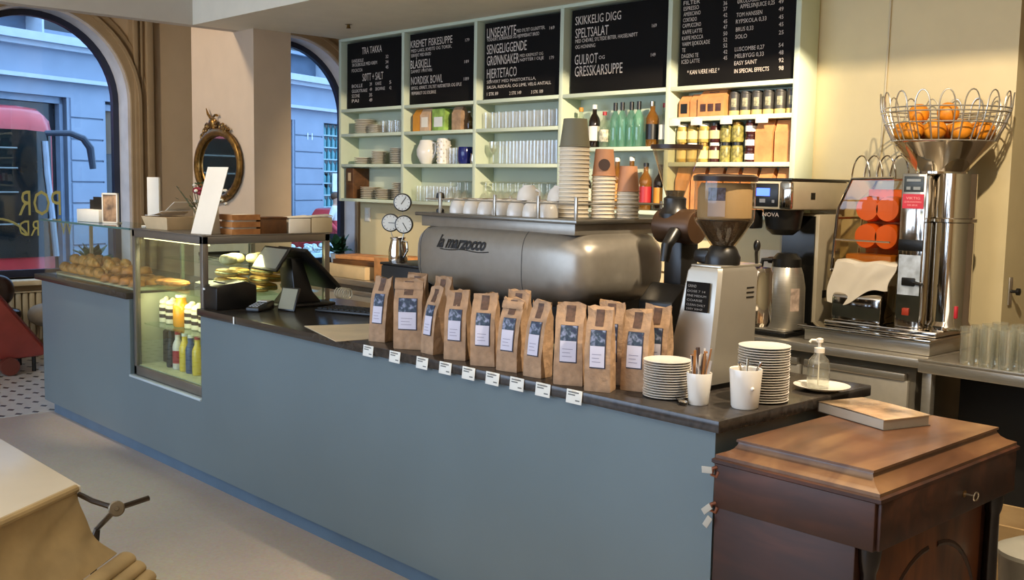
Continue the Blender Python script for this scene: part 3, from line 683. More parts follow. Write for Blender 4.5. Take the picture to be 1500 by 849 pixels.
build('red_flower', bl, mat('red petals', '#8e1f2a', 0.6), vs); build('white_flowers', wl2, mat('white petals', '#e8e2d2', 0.7), vs); build('leaves', dk, M_green, vs)
sh = thing('paper_menu', 'tall white paper menu leaning upright on the front edge of the case', 'menu', (-3.545, 0.085, 1.3855), 0.30)
build('menu_sheet', MB().sheet(lambda u, v: (-0.085+0.155*u+0.075*v, 0.0+0.06*v, 0.001+0.37*v), 2, 8, 0.003), M_paper, sh)
build('menu_stand', MB().prism([(0.012, 0), (0.11, 0), (0.085, 0.25)], 0, 0.02, 0.03), mat('clear stand', '#d8d2c4', 0.3), sh)
ins = [(MB().box((-0.05+0.03*k, -0.0045, 0.05+0.02*k), (0.06+0.03*k, -0.003, 0.056+0.02*k))) for k in range(0)]
wd = thing('wooden_crate', 'small slatted wooden crate behind the paper menu on the case', 'crate', (-3.50, 0.296, 1.3855), 0.05)
for z in (0.0, 0.04, 0.08):
    build('slat', MB().box((-0.09, -0.09, z), (0.06, -0.08, z+0.03)).box((-0.09, 0.08, z), (0.06, 0.09, z+0.03)).box((-0.09, -0.08, z), (-0.08, 0.08, z+0.03)).box((0.05, -0.08, z), (0.06, 0.08, z+0.03)), woodmat('crate wood', '#7a4c26', '#a06a3a', '#c08a54', 0.6, coat=0) if 'crate wood' not in MATS else MATS['crate wood'], wd)
build('napkins', MB().box((-0.075, -0.075, 0.0), (0.045, 0.075, 0.11), 0.004), M_paper, wd)
db = thing('dark_wooden_box', 'dark brown wooden box on the right of the case top', 'box', (-3.455, 0.480, 1.3855), 0)
build('box_body', MB().box((-0.09, -0.085, 0), (0.0, 0.085, 0.085), 0.003), M_brown, db)
build('box_lid', MB().box((-0.095, -0.088, 0.085), (0.003, 0.088, 0.095), 0.003), M_brown, db)
for i, (y, h) in enumerate(((0.652, 0.085), (0.802, 0.09))):
    wb = thing('white_carton', ('left white carton with papers on top, beside the dark wooden box', 'right white carton at the far end of the case top')[i], 'carton', (-3.47, y, 1.3855), 0, 'white cartons on the case')
    build('carton_body', MB().box((-0.13, -0.07, 0), (0.02, 0.07, h), 0.002), M_paper if i == 0 else mat('cream carton', '#cdbb98', 0.7), wb)
    build('flap', MB().sheet(lambda u, v: (-0.13+0.15*u, -0.075+0.15*v, h+0.004+0.012*math.sin(u*3)*v), 5, 4, 0.003), M_paper, wb)

# ================================================================== TILL AREA
pr = thing('receipt_printer', 'black box-shaped receipt printer by the display case', 'printer', (-3.285, 0.035, H+0.0005))
build('printer_body', MB().prism([(0, 0), (0.24, 0), (0.24, 0.125), (0.17, 0.15), (0.05, 0.138), (0, 0.12)], 0, -0.145, 0.0, bevel=0.006), M_black, pr)
build('paper_slot', MB().box((-0.13, 0.06, 0.1405), (-0.03, 0.07, 0.146)), M_case, pr)
build('status_lamp', MB().box((-0.15, -0.003, 0.10), (-0.13, 0.0005, 0.11)), M_card, pr)
M_screen = mat('screen glass grey', '#4d4e48', 0.12, var=0.05, emit=('#787a6e', 0.5))
pos = thing('till_screens', 'black till with two back-to-back tilted screens on one stand', 'till', (-3.26, 0.36, H+0.0005))
build('base', MB().box((-0.13, 0.03, 0), (0.11, 0.34, 0.018), 0.006), M_black, pos)
build('stand', MB().prism([(0.04, 0.018), (0.28, 0.018), (0.22, 0.08), (0.15, 0.27), (0.08, 0.27), (0.10, 0.08)], 0, -0.08, 0.06, bevel=0.008), M_black, pos)
def slab(w, h, th, M): return MB().box((-w/2, -th/2, 0), (w/2, th/2, h), 0.006, M=M)
MC = Matrix.Translation((-0.045, -0.03, 0.203)) @ Matrix.Rotation(-0.63, 4, 'X')
build('customer_screen', slab(0.275, 0.155, 0.016, MC), M_black, pos)
build('customer_display', MB().box((-0.122, -0.0095, 0.014), (0.122, -0.0085, 0.141), M=MC), M_screen, pos)
MS = Matrix.Translation((0.01, 0.345, 0.095)) @ Matrix.Rotation(0.80, 4, 'X')
build('staff_screen', slab(0.30, 0.325, 0.026, MS), M_black, pos)
build('staff_display', MB().box((-0.135, 0.0135, 0.02), (0.135, 0.0145, 0.305), M=MS), M_screen, pos)
cc = MB()
for k in range(5): cc.tube([(0.155+0.022*k, 0.33+0.03*math.sin(a), 0.075+0.03*math.cos(a)) for a in [2*PI*i/12 for i in range(12)]], 0.0035, 5, closed=True)
build('coiled_cable', cc, mat('pale cable', '#c4bda6', 0.4), pos)
ct = thing('card_terminal', 'small black card terminal with a pale screen beside the printer', 'card reader', (-3.17, 0.23, H+0.0005), 0.5)
build('terminal_body', MB().prism([(-0.08, 0), (0.08, 0), (0.08, 0.05), (-0.08, 0.022)], 0, -0.04, 0.04, bevel=0.006), M_black, ct)
build('terminal_screen', MB().box((-0.03, 0.02, 0.0425), (0.03, 0.07, 0.05), 0.002), mat('silver display', '#b9b6b0', 0.2), ct)
kp = MB()
for i in range(3):
    for j in range(4): kp.box((-0.028+i*0.02, -0.065+j*0.02, 0.026+j*0.0034), (-0.014+i*0.02, -0.052+j*0.02, 0.031+j*0.0036))
build('keypad', kp, M_case, ct)
pd = thing('receipt_display', 'small tilted grey price display under the till screens', 'display', (-3.07, 0.33, H+0.0008), 0.3)
build('display_back', MB().box((-0.06, -0.006, 0), (0.06, 0.006, 0.13), 0.003, M=Matrix.Rotation(-0.35, 4, 'X')), M_black, pd)
build('display_face', MB().box((-0.053, -0.0085, 0.008), (0.053, -0.0065, 0.122), M=Matrix.Rotation(-0.35, 4, 'X')), mat('pale display', '#8d8b76', 0.3), pd)
km = thing('keyboard', 'flat black keyboard lying behind the till screens', 'keyboard', (-2.75, 0.62, H+0.0005), 0.35)
build('keyboard_body', MB().box((-0.26, -0.10, 0), (0.26, 0.10, 0.016), 0.005), M_black, km)
kk = MB()
for i in range(14):
    for j in range(4): kk.box((-0.25+i*0.0355, -0.085+j*0.043, 0.016), (-0.222+i*0.0355, -0.052+j*0.043, 0.021))
build('keys', kk, M_blackmat, km)
solo('counter_paper', MB().add([(-2.50, 0.09, 0), (-2.0, -0.06, 0), (-1.97, 0.10, 0), (-1.97, 0.33, 0), (-2.37, 0.42, 0), (-2.50, 0.09, .0025), (-2.0, -0.06, .0025), (-1.97, 0.10, .0025), (-1.97, 0.33, .0025), (-2.37, 0.42, .0025)], [(4, 3, 2, 1, 0), (5, 6, 7, 8, 9)]+[(i, (i+1) % 5, 5+(i+1) % 5, 5+i) for i in range(5)]), mat('beige paper sheet', '#d6c4a4', 0.8), 'large beige paper sheet lying over the worktop edge left of the bags', 'paper', None, (0, 0, H+0.0006))
cl = thing('worktop_clip', 'tiny white clip hooked on the worktop edge near the printer', 'clip', (-3.02, -0.0055, 0.972))
build('clip_body', MB().box((-0.006, -0.004, -0.022), (0.006, 0.0, 0.016), 0.0015), M_card, cl)

# ================================================================== ESPRESSO MACHINE
em = thing('espresso_machine', 'large silver espresso machine with a rounded back and cup rail', 'espresso machine', (-1.4175, 0.58, H))
build('body', MB().superq((0, 0, 0.378), (0.5475, 0.285, 0.178), 0.58, 0.30, 72, 28), M_barrel, em, sharp=60)
# panel seams around the rounded back
def sq(x, z, off=0.0008):
    p = lambda q, e: math.copysign(abs(q)**e, q)
    sv = ((z-0.378)/0.178); v = math.asin(max(-1, min(1, p(sv, 1/0.58))))
    cv = abs(math.cos(v))**0.58; cu = min(1, abs(x/(0.5475*max(cv, 1e-4))))**(1/0.30); u = math.acos(min(1, cu))
    return (x, -0.285*cv*abs(math.sin(u))**0.30-off, z)
for x in (-0.46, 0.22): build('panel_seam', MB().tube([sq(x, 0.25+0.27*k/16, 0.0002) for k in range(17)], 0.0018, 5), mat('seam dark', '#4a4744', 0.5), em)
def script_badge():
    lines = [('la marzocco', -0.325, 0.0, 0.0, 0.056, 0.5, 0.03)]
    o = text_mesh(lines, 'badge', M_black, em)
    me = o.data
    for v in me.vertices:
        x, z = v.co.x, 0.425+v.co.z; q = sq(x, z, 0.003); v.co = Vector(q)
    return o
script_badge()
build('underline', MB().tube([sq(-0.30+0.32*k/10, 0.418-0.003*math.sin(k), 0.002) for k in range(11)], 0.002, 5), M_black, em)
build('base', MB().prism([(-0.46, 0.06), (0.46, 0.06), (0.43, 0.27), (-0.43, 0.27)], 1, -0.18, 0.30, bevel=0.01), M_blackmat, em)
build('drip_tray', MB().box((-0.44, 0.12, 0.065), (0.44, 0.37, 0.10), 0.006), M_steel, em)
for x in (-0.38, 0.38):
    for y in (-0.12, 0.25): build('foot', MB().lathe([(0.03, 0), (0.03, 0.02), (0.02, 0.025), (0.02, 0.062)], 14, c=(x, y, 0)), M_black, em)
build('cup_tray', MB().box((-0.485, -0.245, 0.51), (0.475, 0.27, 0.5563), 0.004), M_barrel, em)
build('cup_tray_rim', MB().box((-0.505, -0.27, 0.556), (0.505, 0.285, 0.572), 0.005), mat('rim steel', '#8d8981', 0.3, metal=0.9), em)
rl = MB(); zr = 0.632
rl.tube([(-0.44, -0.255, zr), (0.492, -0.255, zr)], 0.004, 6); rl.tube([(-0.44, 0.26, zr), (0.492, 0.26, zr)], 0.004, 6)
rl.tube([(-0.44, -0.255, zr), (-0.44, 0.26, zr)], 0.004, 6); rl.tube([(0.492, -0.255, zr), (0.492, 0.265, zr)], 0.004, 6)
build('cup_rail', rl, M_steel, em)
for x in (-0.34, 0.02, 0.28, 0.488): build('rail_post', MB().box((x-0.007, -0.26, 0.57), (x+0.007, -0.25, 0.66), 0.002), M_steel, em)
for x in (-0.44, 0.0, 0.488): build('rail_post', MB().box((x-0.005, 0.255, 0.57), (x+0.005, 0.265, 0.645), 0.002), M_steel, em)
for x in (-0.28, 0.0, 0.28):
    g = build('group_head', MB().lathe([(0.035, 0.20), (0.036, 0.25), (0.03, 0.30), (0.02, 0.34)], 16, c=(x, 0.36, 0)), M_chrome, em)
    build('portafilter_handle', MB().tube([(x, 0.37, 0.215), (x, 0.46, 0.205), (x, 0.53, 0.195)], 0.014, 10, taper=[0.7, 1, 1.15]), M_black, g)
for x in (-0.47, 0.47): build('steam_wand', MB().tube([(x*0.97, 0.22, 0.36), (x, 0.33, 0.34), (x*0.98, 0.37, 0.2), (x*0.96, 0.40, 0.09)], 0.006, 8), M_chrome, em)
kn = solo('tamper', MB().lathe([(0.018, 0), (0.018, 0.012), (0.007, 0.02), (0.009, 0.05), (0.02, 0.065), (0.017, 0.085), (0.004, 0.09)], 16), M_black, 'black tamper standing at the left end of the cup rail', 'tamper', None, (-1.80, 0.36, H+0.5725))

# porcelain cups drying upside down on the tray
def cup_mb(): return MB().lathe([(0.041, 0), (0.040, 0.02), (0.034, 0.045), (0.022, 0.058), (0.020, 0.064), (0.0, 0.061)], 20)
c0 = thing('espresso_cup', 'upturned white cup on the machine tray, front row, leftmost', 'cup', (-1.72, 0.40, H+0.5725), 1.5, 'cups on the espresso machine')
build('cup_bowl', cup_mb(), M_white, c0)
build('cup_handle', MB().tube([(0.034, 0, 0.042), (0.055, 0, 0.038), (0.055, 0, 0.02), (0.038, 0, 0.014)], 0.004, 6), M_white, c0)
for r, y in ((0, 0.40), (1, 0.50), (2, 0.60)):
    for c in range(7):
        if r == 0 and c == 0: continue
        x = -1.72+c*0.094+0.02*r
        if r and c > 6-r: continue
        dup(c0, (x, y, H+0.5725), 1.57+random.uniform(-.35, .35), 'upturned white cup on the machine tray, %s row, %s' % (('front', 'middle', 'back')[r], nth(c, 7-r)))
tall = thing('cappuccino_cup', 'larger white cup upside down on top of the second row of cups', 'cup', (-1.375, 0.50, H+0.637), 0, 'larger cups on the machine')
build('cup_bowl', MB().lathe([(0.052, 0), (0.050, 0.02), (0.042, 0.045), (0.026, 0.058), (0.024, 0.064), (0, 0.061)], 20), M_white, tall)
build('cup_handle', MB().tube([(0.044, 0, 0.045), (0.066, 0, 0.038), (0.066, 0, 0.02), (0.048, 0, 0.014)], 0.0045, 6), M_white, tall)
dup(tall, (-1.252, 0.56, H+0.637), 1.0, 'larger white cup upside down on the second row, right of the other')
# three towers of upturned paper cups
def paper_tower(x, y, r, n, step, topm, names, which, h0=0.0, logo=None, htop=0.1):
    base = H+0.5725
    src = None
    for i in range(n+1):
        top = i == n
        lab = ('%s paper cup crowning the %s tower on the machine' % (names, which)) if top else ('pale paper cup in the %s tower, %s from the bottom' % (which, ORD[i] if i < len(ORD) else str(i+1)+'th'))
        k = 1.0
        if i == 0 or top:
            c = thing('paper_cup', lab, 'paper cup', (x, y, base+i*step), 0.0, which+' tower of paper cups')
            m = topm if top else M_towercup
            build('cup_wall', MB().shell([(r*k-0.001, 0.003), (r*k, 0.003), (r*k*0.78, htop), (r*k*0.74, htop-0.001), (0, htop-0.005), (0, htop-0.006), (r*k*0.74, htop-0.003), (r*k*0.78-0.001, htop-0.003), (r*k-0.001, 0.003)], 22), m, c)
            build('rim', MB().tube([((r*k+0.0016)*math.cos(a), (r*k+0.0016)*math.sin(a), 0.0028) for a in [2*PI*q/22 for q in range(22)]], 0.0024, 6, closed=True), m if top else M_paper, c)
            if top and logo:
                build('printed_logo', MB().lathe([(0.024, 0), (0.024, 0.001)], 18, M=Matrix.Rotation(0.75, 4, 'Z') @ Matrix.Translation((0.0, -r*0.945, htop*0.42)) @ Matrix.Rotation(PI/2-0.16, 4, 'X')), logo, c)
            if i == 0: src = c
        else:
            dup(src, (x, y, base+i*step), 0.0, lab)
M_towercup = mat('tower cup paper', '#d3c5ab', 0.6, var=0.03)
paper_tower(-1.13, 0.52, 0.062, 17, 0.0168, mat('grey green cup', '#6e6a55', 0.6), 'grey-green', 'tallest left', htop=0.115)
paper_tower(-1.055, 0.618, 0.048, 11, 0.0155, mat('rose brown cup', '#b5805c', 0.6), 'rose-brown', 'middle', logo=mat('cup logo dark', '#3a241a', 0.6), htop=0.11)
paper_tower(-0.985, 0.69, 0.046, 7, 0.0155, mat('rose brown cup', '#b5805c', 0.6), 'plain rose-brown', 'shortest right', htop=0.105)

bb = thing('knock_box', 'matte black boxy unit at the left end of the espresso machine', 'box', (-2.16, 0.62, H+0.0005))
build('box_body', MB().prism([(-0.19, 0), (0.21, 0), (0.19, 0.30), (-0.17, 0.30)], 1, -0.2, 0.22, bevel=0.008), M_blackmat, bb)
build('lid', MB().box((-0.175, -0.205, 0.30), (0.195, 0.225, 0.312), 0.004), M_black, bb)
jug = thing('milk_jug', 'steel milk jug holding three dial thermometers, left of the machine', 'jug', (-2.285, 0.49, H+0.3135))
build('jug_body', MB().lathe([(0.045, 0), (0.047, 0.01), (0.046, 0.06), (0.036, 0.105), (0.040, 0.12), (0.037, 0.12), (0.033, 0.104), (0.043, 0.06), (0, 0.012)], 24), M_chrome, jug)
build('handle', MB().tube([(0.036, 0, 0.105), (0.072, 0, 0.10), (0.076, 0, 0.06), (0.045, 0, 0.025)], 0.005, 8), M_chrome, jug)
for i, (x, z, y, l) in enumerate(((-0.012, 0.29, 0.035, 'topmost'), (-0.045, 0.19, -0.012, 'lower left'), (0.047, 0.185, 0.0, 'lower right'))):
    g = thing('dial_thermometer', 'round white dial thermometer in the steel jug, %s of the three' % l, 'thermometer', (-2.285+x, 0.49+y, H+0.3135+z), 0.75, 'dial thermometers')
    R = Matrix.Rotation(PI/2, 4, 'X')
    build('dial_case', MB().lathe([(0.0, -0.014), (0.042, -0.014), (0.045, -0.008), (0.045, 0.008), (0.040, 0.010)], 28, M=R), M_black, g)
    build('dial_face', MB().lathe([(0.0, 0.0102), (0.039, 0.0102), (0.039, 0.0108), (0, 0.0108)], 28, M=R), M_card, g)
    nd = MB().box((-0.0015, -0.0125, -0.01), (0.0015, -0.011, 0.03), M=Matrix.Rotation(0.6+i, 4, 'Y'))
    for k in range(12): nd.box((-0.001, -0.0122, 0.03), (0.001, -0.011, 0.036), M=Matrix.Rotation(k*PI/6, 4, 'Y'))
    build('needle', nd, M_black, g)
    build('probe', MB().tube([(0, 0.004, -0.045), (-x*0.4, -y*.4+0.004, -z*0.45-0.02), (-x*0.75, -y*.8, -z+0.03)], 0.0025, 6), M_steel, g)

# ================================================================== COFFEE BAGS
def bag_label_mat():
    m = mat('bag label', '#c9c8da', 0.6, var=0.03)
    nt, b = nodes_of(m)
    tc = nt.nodes.new('ShaderNodeTexCoord'); sx = nt.nodes.new('ShaderNodeSeparateXYZ'); nt.links.new(tc.outputs['Object'], sx.inputs[0])
    gt = nt.nodes.new('ShaderNodeMath'); gt.operation = 'GREATER_THAN'; gt.inputs[1].default_value = 0.158; nt.links.new(sx.outputs[2], gt.inputs[0])
    no = nt.nodes.new('ShaderNodeTexNoise'); no.inputs['Scale'].default_value = 55; no.inputs['Detail'].default_value = 2
    nt.links.new(tc.outputs['Object'], no.inputs['Vector'])
    rp = nt.nodes.new('ShaderNodeValToRGB'); e = rp.color_ramp.elements
    e[0].position = 0.35; e[0].color = lin('#1b2246'); e[1].position = 0.72; e[1].color = lin('#8f97b8')
    k = e.new(0.52); k.color = lin('#2d4152'); nt.links.new(no.outputs[0], rp.inputs[0])
    mx = nt.nodes.new('ShaderNodeMix'); mx.data_type = 'RGBA'
    src = b.inputs['Base Color'].links[0].from_socket
    nt.links.new(gt.outputs[0], mx.inputs[0]); nt.links.new(src, mx.inputs[6]); nt.links.new(rp.outputs[0], mx.inputs[7]); nt.links.new(mx.outputs[2], b.inputs['Base Color'])
    return m
M_baglab = bag_label_mat()
M_labedge = mat('label dark edge', '#2b2a3c', 0.6)
M_labprint = mat('label grey print', '#8d8ca4', 0.7)
M_bagtag = mat('bag dark stamp', '#5a4030', 0.6, var=0.25, scale=60)
def make_bag(w, d, h, label, loc, rz, seed, mk, group, lw=0.56, fold=0):
    rng = random.Random(seed)
    b = thing('coffee_bag', label, 'coffee bag', loc, rz, group)
    rings = []
    lev = [(0, 1.0, 1.0), (0.02, 1.02, 1.03), (0.25, 1.0, 1.06), (0.5, 1.0, 0.98), (0.68, 1.0, 0.82), (0.8, 1.0, 0.55), (0.88, 1.0, 0.28), (0.93, 1.0, 0.16), (1.0, 1.02, 0.13)]
    lean = rng.uniform(-0.006, 0.006)
    for t, kw, kd in lev:
        W2 = w/2*kw; D2 = d/2*kd; z = h*t; ring = []
        gus = 0.30 if t > 0.1 else 0.05
        pts = [(-W2, -D2), (-W2*0.5, -D2*1.06), (0, -D2*1.1), (W2*0.5, -D2*1.06), (W2, -D2), (W2*(1-gus*min(1, kd)*0.35), 0), (W2, D2), (W2*0.5, D2*1.05), (0, D2*1.08), (-W2*0.5, D2*1.05), (-W2, D2), (-W2*(1-gus*min(1, kd)*0.35), 0)]
        for x, y in pts:
            j = 0.0022 if 0.05 < t < 1 else 0.0
            zz = z+(rng.uniform(-0.012, 0.012) if t == 1.0 else 0)
            ring.append((x+rng.uniform(-j, j)+lean*t*2, y+rng.uniform(-j, j)+0.012*t*t, zz))
        rings.append(ring)
    build('bag_body', MB().loft(rings), mk, b, sharp=28)
    def front(x, z, off):
        t = z/h; ks = [(l[0], l[2]) for l in lev]
        for a, c in zip(ks, ks[1:]):
            if a[0] <= t <= c[0]: kd = a[1]+(c[1]-a[1])*(t-a[0])/(c[0]-a[0]); break
        return (x+lean*t*2, -d/2*kd*1.10-off+0.012*t*t+0.0016*abs(x/(w/2)), z)
    def patch(x0, x1, z0, z1, off=0.0022, th=0.0008):
        return MB().sheet(lambda u, v: front(x0+(x1-x0)*u, z0+(z1-z0)*v, off), 4, 6, th)
    k = w*lw/2
    build('bag_label', patch(-k, k, h*0.30, h*0.74), M_baglab, b)
    build('label_dark_edge', patch(-k-0.001, k+0.004, h*0.285, h*0.745, 0.0016, 0.0006), M_labedge, b)  # dark navy border patch, slightly wider than the label
    pr_ = MB()
    for q, (f0, f1) in enumerate(((-.7, .5), (-.7, .3), (-.7, .6))):
        pq = MB().sheet(lambda u, v: front(k*(f0+(f1-f0)*u), h*(0.36+0.045*q)+0.0022*v, 0.0028), 3, 1, 0.0003); pr_.add(pq.v, pq.f)
    build('label_print', pr_, M_labprint, b)
    build('bag_stamp', patch(-w*0.15, w*0.17, h*0.79, h*0.985, 0.0016), M_bagtag, b)
    if fold: build('fold_flap', MB().sheet(lambda u, v: front(-w/2+w*u, h*(0.97-0.10*v), 0.004+0.004*math.sin(v*PI)), 5, 4, 0.002), mk, b)
    return b
BG = 'coffee bags along the counter edge'
spots = [(-1.905, 0.115, 0.085, 0.068, 0.285, 0.35), (-1.665, 0.095, 0.125, 0.07, 0.29, 0.62), (-1.505, 0.095, 0.085, 0.07, 0.272, -0.05), (-1.335, 0.085, 0.095, 0.07, 0.272, 0.42), (-1.165, 0.082, 0.100, 0.07, 0.276, 0.48),
         (-1.015, 0.080, 0.095, 0.066, 0.272, 0.2), (-0.868, 0.075, 0.085, 0.062, 0.275, 0.1), (-0.69, 0.065, 0.105, 0.068, 0.285, 0.5), (-0.545, 0.062, 0.092, 0.066, 0.285, 0.45)]
for i, (x, y, w, d, h, rz) in enumerate(spots):
    lb = nth(i, 9)+' brown coffee bag of the front row along the counter edge'
    make_bag(w, d, h, lb, (x, y, H+0.0008), rz, i, M_kraft, BG, 0.62 if i == 1 else 0.56, fold=i in (1, 5))
M_kraft2 = mat('orange lit kraft', '#b88a5a', 0.72, var=0.12, scale=18, bump=0.25)
for i, (x, y, h, rz, lb) in enumerate(((-1.76, 0.20, 0.30, 0.4, 'brown coffee bag behind the second bag from the left'), (-1.58, 0.20, 0.30, 0.1, 'brown coffee bag behind the third bag from the left'), (-1.10, 0.185, 0.285, 0.3, 'brown coffee bag behind the sixth bag from the left'),
     (-0.61, 0.20, 0.29, 0.4, 'brown coffee bag behind the rightmost front bag'), (-0.472, 0.172, 0.275, 0.35, 'warm brown coffee bag beside the saucers, right end of the second row'), (-0.462, 0.268, 0.285, 0.3, 'warm brown coffee bag at the right end of the third row'))):
    make_bag(0.095, 0.066, h, lb, (x, y, H+0.0008), rz, 40+i, M_kraft, 'coffee bags in the second row')
card = None
for i, x in enumerate((-1.826, -1.635, -1.45, -1.302, -1.161, -1.023, -0.889, -0.753, -0.599)):
    lb = 'white price card on the counter edge below the '+nth(i, 9)+' bag'
    if not card:
        card = thing('price_card', lb, 'price card', (x, -0.0055, 0.943), 0, 'price cards on the counter edge')
        Mr = Matrix.Rotation(-0.10, 4, 'X')
        build('card', MB().box((-0.037, -0.0035, 0), (0.037, -0.0015, 0.048), 0.001, M=Matrix.Translation((0, -0.004, 0)) @ Mr), M_card, card)
        wr = MB()
        for z, a, b in ((0.037, -0.028, 0.022), (0.028, -0.028, 0.005), (0.010, 0.008, 0.028)): wr.box((a, -0.0043, z), (b, -0.0036, z+0.0045), M=Matrix.Translation((0, -0.004, 0)) @ Mr)
        build('printing', wr, mat('grey print', '#6d706e', 0.8), card)
        build('clip', MB().box((-0.012, -0.004, 0.02), (0.012, 0.0002, 0.046)), mat('clear stand', '#d8d2c4', 0.3), card)
    else: dup(card, (x, -0.0055, 0.943), None, lb)

# ================================================================== GRINDERS
g1 = thing('coffee_grinder', 'tall silver coffee grinder with a filled hopper behind the saucers', 'coffee grinder', (-0.37, 0.49, H+0.0005))
def gring(z, xl, xr, yf, yb, c=0.012):
    return [(xl+c, yf, z), (xr-c, yf, z), (xr, yf+c, z), (xr, yb-c, z), (xr-c, yb, z), (xl+c, yb, z), (xl, yb-c, z), (xl, yf+c, z)]
bz = MB().loft([gring(0.02, -0.125, 0.078, -0.14, 0.13), gring(0.12, -0.115, 0.078, -0.135, 0.13), gring(0.25, -0.092, 0.079, -0.12, 0.13), gring(0.41, -0.070, 0.08, -0.105, 0.13), gring(0.425, -0.062, 0.074, -0.098, 0.122)])
build('grinder_body', bz, mat('grinder silver', '#b4aea3', 0.36, metal=0.7, var=0.03), g1, sharp=30)
build('foot_plate', MB().box((-0.12, -0.132, 0), (0.07, 0.12, 0.02), 0.004), M_black, g1)
lt = MB()
MT = Matrix.Translation((0, -0.1335, 0.2)) @ Matrix.Rotation(-0.095, 4, 'X')
build('info_plate', MB().box((-0.055, 0.0, 0.07), (0.045, 0.003, 0.175), M=MT), M_board, g1)
text_mesh([('GRIND', -0.047, -0.01, 0.155, 0.010), ('DOSE 7 14', -0.047, 0.03, 0.138, 0.008), ('FINE MEDIUM', -0.047, 0.035, 0.122, 0.008), ('COARSE', -0.047, 0.02, 0.106, 0.008), ('CLEAN DAILY', -0.047, 0.035, 0.090, 0.008), ('230V 50HZ', -0.047, 0.025, 0.076, 0.007)], 'plate_print', mat('plate print', '#8e8a86', 0.6), g1, M=MT @ Matrix.Translation((0, -0.001, 0)))
vn = MB()
for k in range(3): vn.box((0.0795, 0.055, 0.315+k*0.017), (0.0812, 0.10, 0.320+k*0.017))
build('vent', vn, M_black, g1)
build('top_plate', MB().box((-0.06, -0.09, 0.425), (0.07, 0.16, 0.434), 0.003), M_steel, g1)
build('burr_neck', MB().lathe([(0.062, 0.434), (0.064, 0.46), (0.05, 0.49), (0.042, 0.50)], 24, c=(0.01, 0.0, 0)).box((-0.09, -0.05, 0.434), (0.0, 0.05, 0.487), 0.02), M_black, g1)
M_beans = mat('coffee beans', '#2a1a10', 0.45, var=0.4, scale=90, bump=0.8)
build('beans', MB().lathe([(0.036, 0.50), (0.098, 0.588), (0.0, 0.592)], 32, c=(0.01, 0, 0)), M_beans, g1)
build('hopper', MB().shell([(0.040, 0.495), (0.104, 0.588), (0.107, 0.60), (0.107, 0.735)], 40, c=(0.01, 0, 0)), glassmat('smoked hopper', '#efe4d0', 0.6, 0.02, 0.06, '#8a7658'), g1)
build('bag_in_hopper', MB().lathe([(0.09, 0.593), (0.096, 0.60), (0.096, 0.70), (0.085, 0.722), (0, 0.722)], 24, c=(0.01, 0, 0)), mat('tan bean paper', '#ac9a80', 0.7, var=0.08), g1)
def cylpatch(r, a0, a1, z0, z1, cx, cy): return MB().sheet(lambda u, v: (cx+r*math.cos(a0+(a1-a0)*u), cy+r*math.sin(a0+(a1-a0)*u), z0+(z1-z0)*v), 8, 2, 0.0008)
ang = math.atan2(-2.603-0.49, 1.855+0.37)
build('hopper_label', cylpatch(0.0985, ang-0.62, ang+0.02, 0.605, 0.66, 0.01, 0), mat('lilac label', '#b4b3cd', 0.6), g1)
build('hopper_label_picture', cylpatch(0.0985, ang-0.62, ang+0.02, 0.66, 0.705, 0.01, 0), mat('blue picture', '#3f4a78', 0.6, var=0.6, scale=60), g1)
build('hopper_lid', MB().lathe([(0.112, 0.728), (0.114, 0.745), (0.10, 0.752), (0, 0.754)], 40, c=(0.01, 0, 0)), mat('lid dark brown', '#2b1d17', 0.3), g1)
build('dosing_chamber', MB().lathe([(0.05, 0.20), (0.058, 0.22), (0.058, 0.40), (0.05, 0.415)], 24, c=(0.03, 0.19, 0)), M_chrome, g1)
build('dosing_lever', MB().tube([(0.06, 0.14, 0.434), (0.07, 0.12, 0.47), (0.075, 0.115, 0.50)], 0.006, 8).superq((0.075, 0.115, 0.50), (0.013, 0.013, 0.022), 1, 1, 12, 8), M_black, g1)

g2 = thing('black_coffee_grinder', 'black coffee grinder with a clear funnel hopper behind the machine', 'coffee grinder', (-0.72, 0.66, H+0.0005))
build('base', MB().box((-0.10, -0.16, 0), (0.10, 0.16, 0.03), 0.01).prism([(-0.10, 0.03), (0.08, 0.03), (0.06, 0.30), (-0.02, 0.33), (-0.10, 0.26)], 0, -0.085, 0.085, bevel=0.01), M_black, g2)
build('column', MB().box((-0.045, 0.0, 0.30), (0.045, 0.11, 0.52), 0.012), M_black, g2)
build('motor_housing', MB().lathe([(0.05, -0.11), (0.068, -0.10), (0.07, 0.06), (0.062, 0.075), (0.0, 0.08)], 28, M=Matrix.Translation((0.02, 0.03, 0.55)) @ Matrix.Rotation(PI/2, 4, 'Y')), mat('bronze housing', '#4a3524', 0.35, metal=0.5), g2)
build('adjust_collar', MB().lathe([(0.06, 0.56), (0.062, 0.60), (0.045, 0.625), (0.045, 0.66), (0.03, 0.67)], 24, c=(-0.02, 0.03, 0)), M_black, g2)
build('hopper', MB().shell([(0.034, 0.665), (0.046, 0.70), (0.098, 0.86)], 36, c=(-0.02, 0.03, 0)), glassmat('clear hopper', '#e8e0cc', 0.8, 0.02, 0.10, '#b09a74'), g2)
build('hopper_lid', MB().lathe([(0.101, 0.852), (0.103, 0.868), (0.0, 0.870)], 36, c=(-0.02, 0.03, 0)), mat('lid dark brown', '#2b1d17', 0.3), g2)
build('bean_remnant', MB().lathe([(0.033, 0.667), (0.040, 0.69), (0, 0.692)], 20, c=(-0.02, 0.03, 0)), M_beans, g2)
build('spout', MB().tube([(0.04, -0.04, 0.53), (0.05, -0.10, 0.48), (0.05, -0.11, 0.42)], 0.022, 12, taper=[1.2, 1, .8]), M_black, g2)

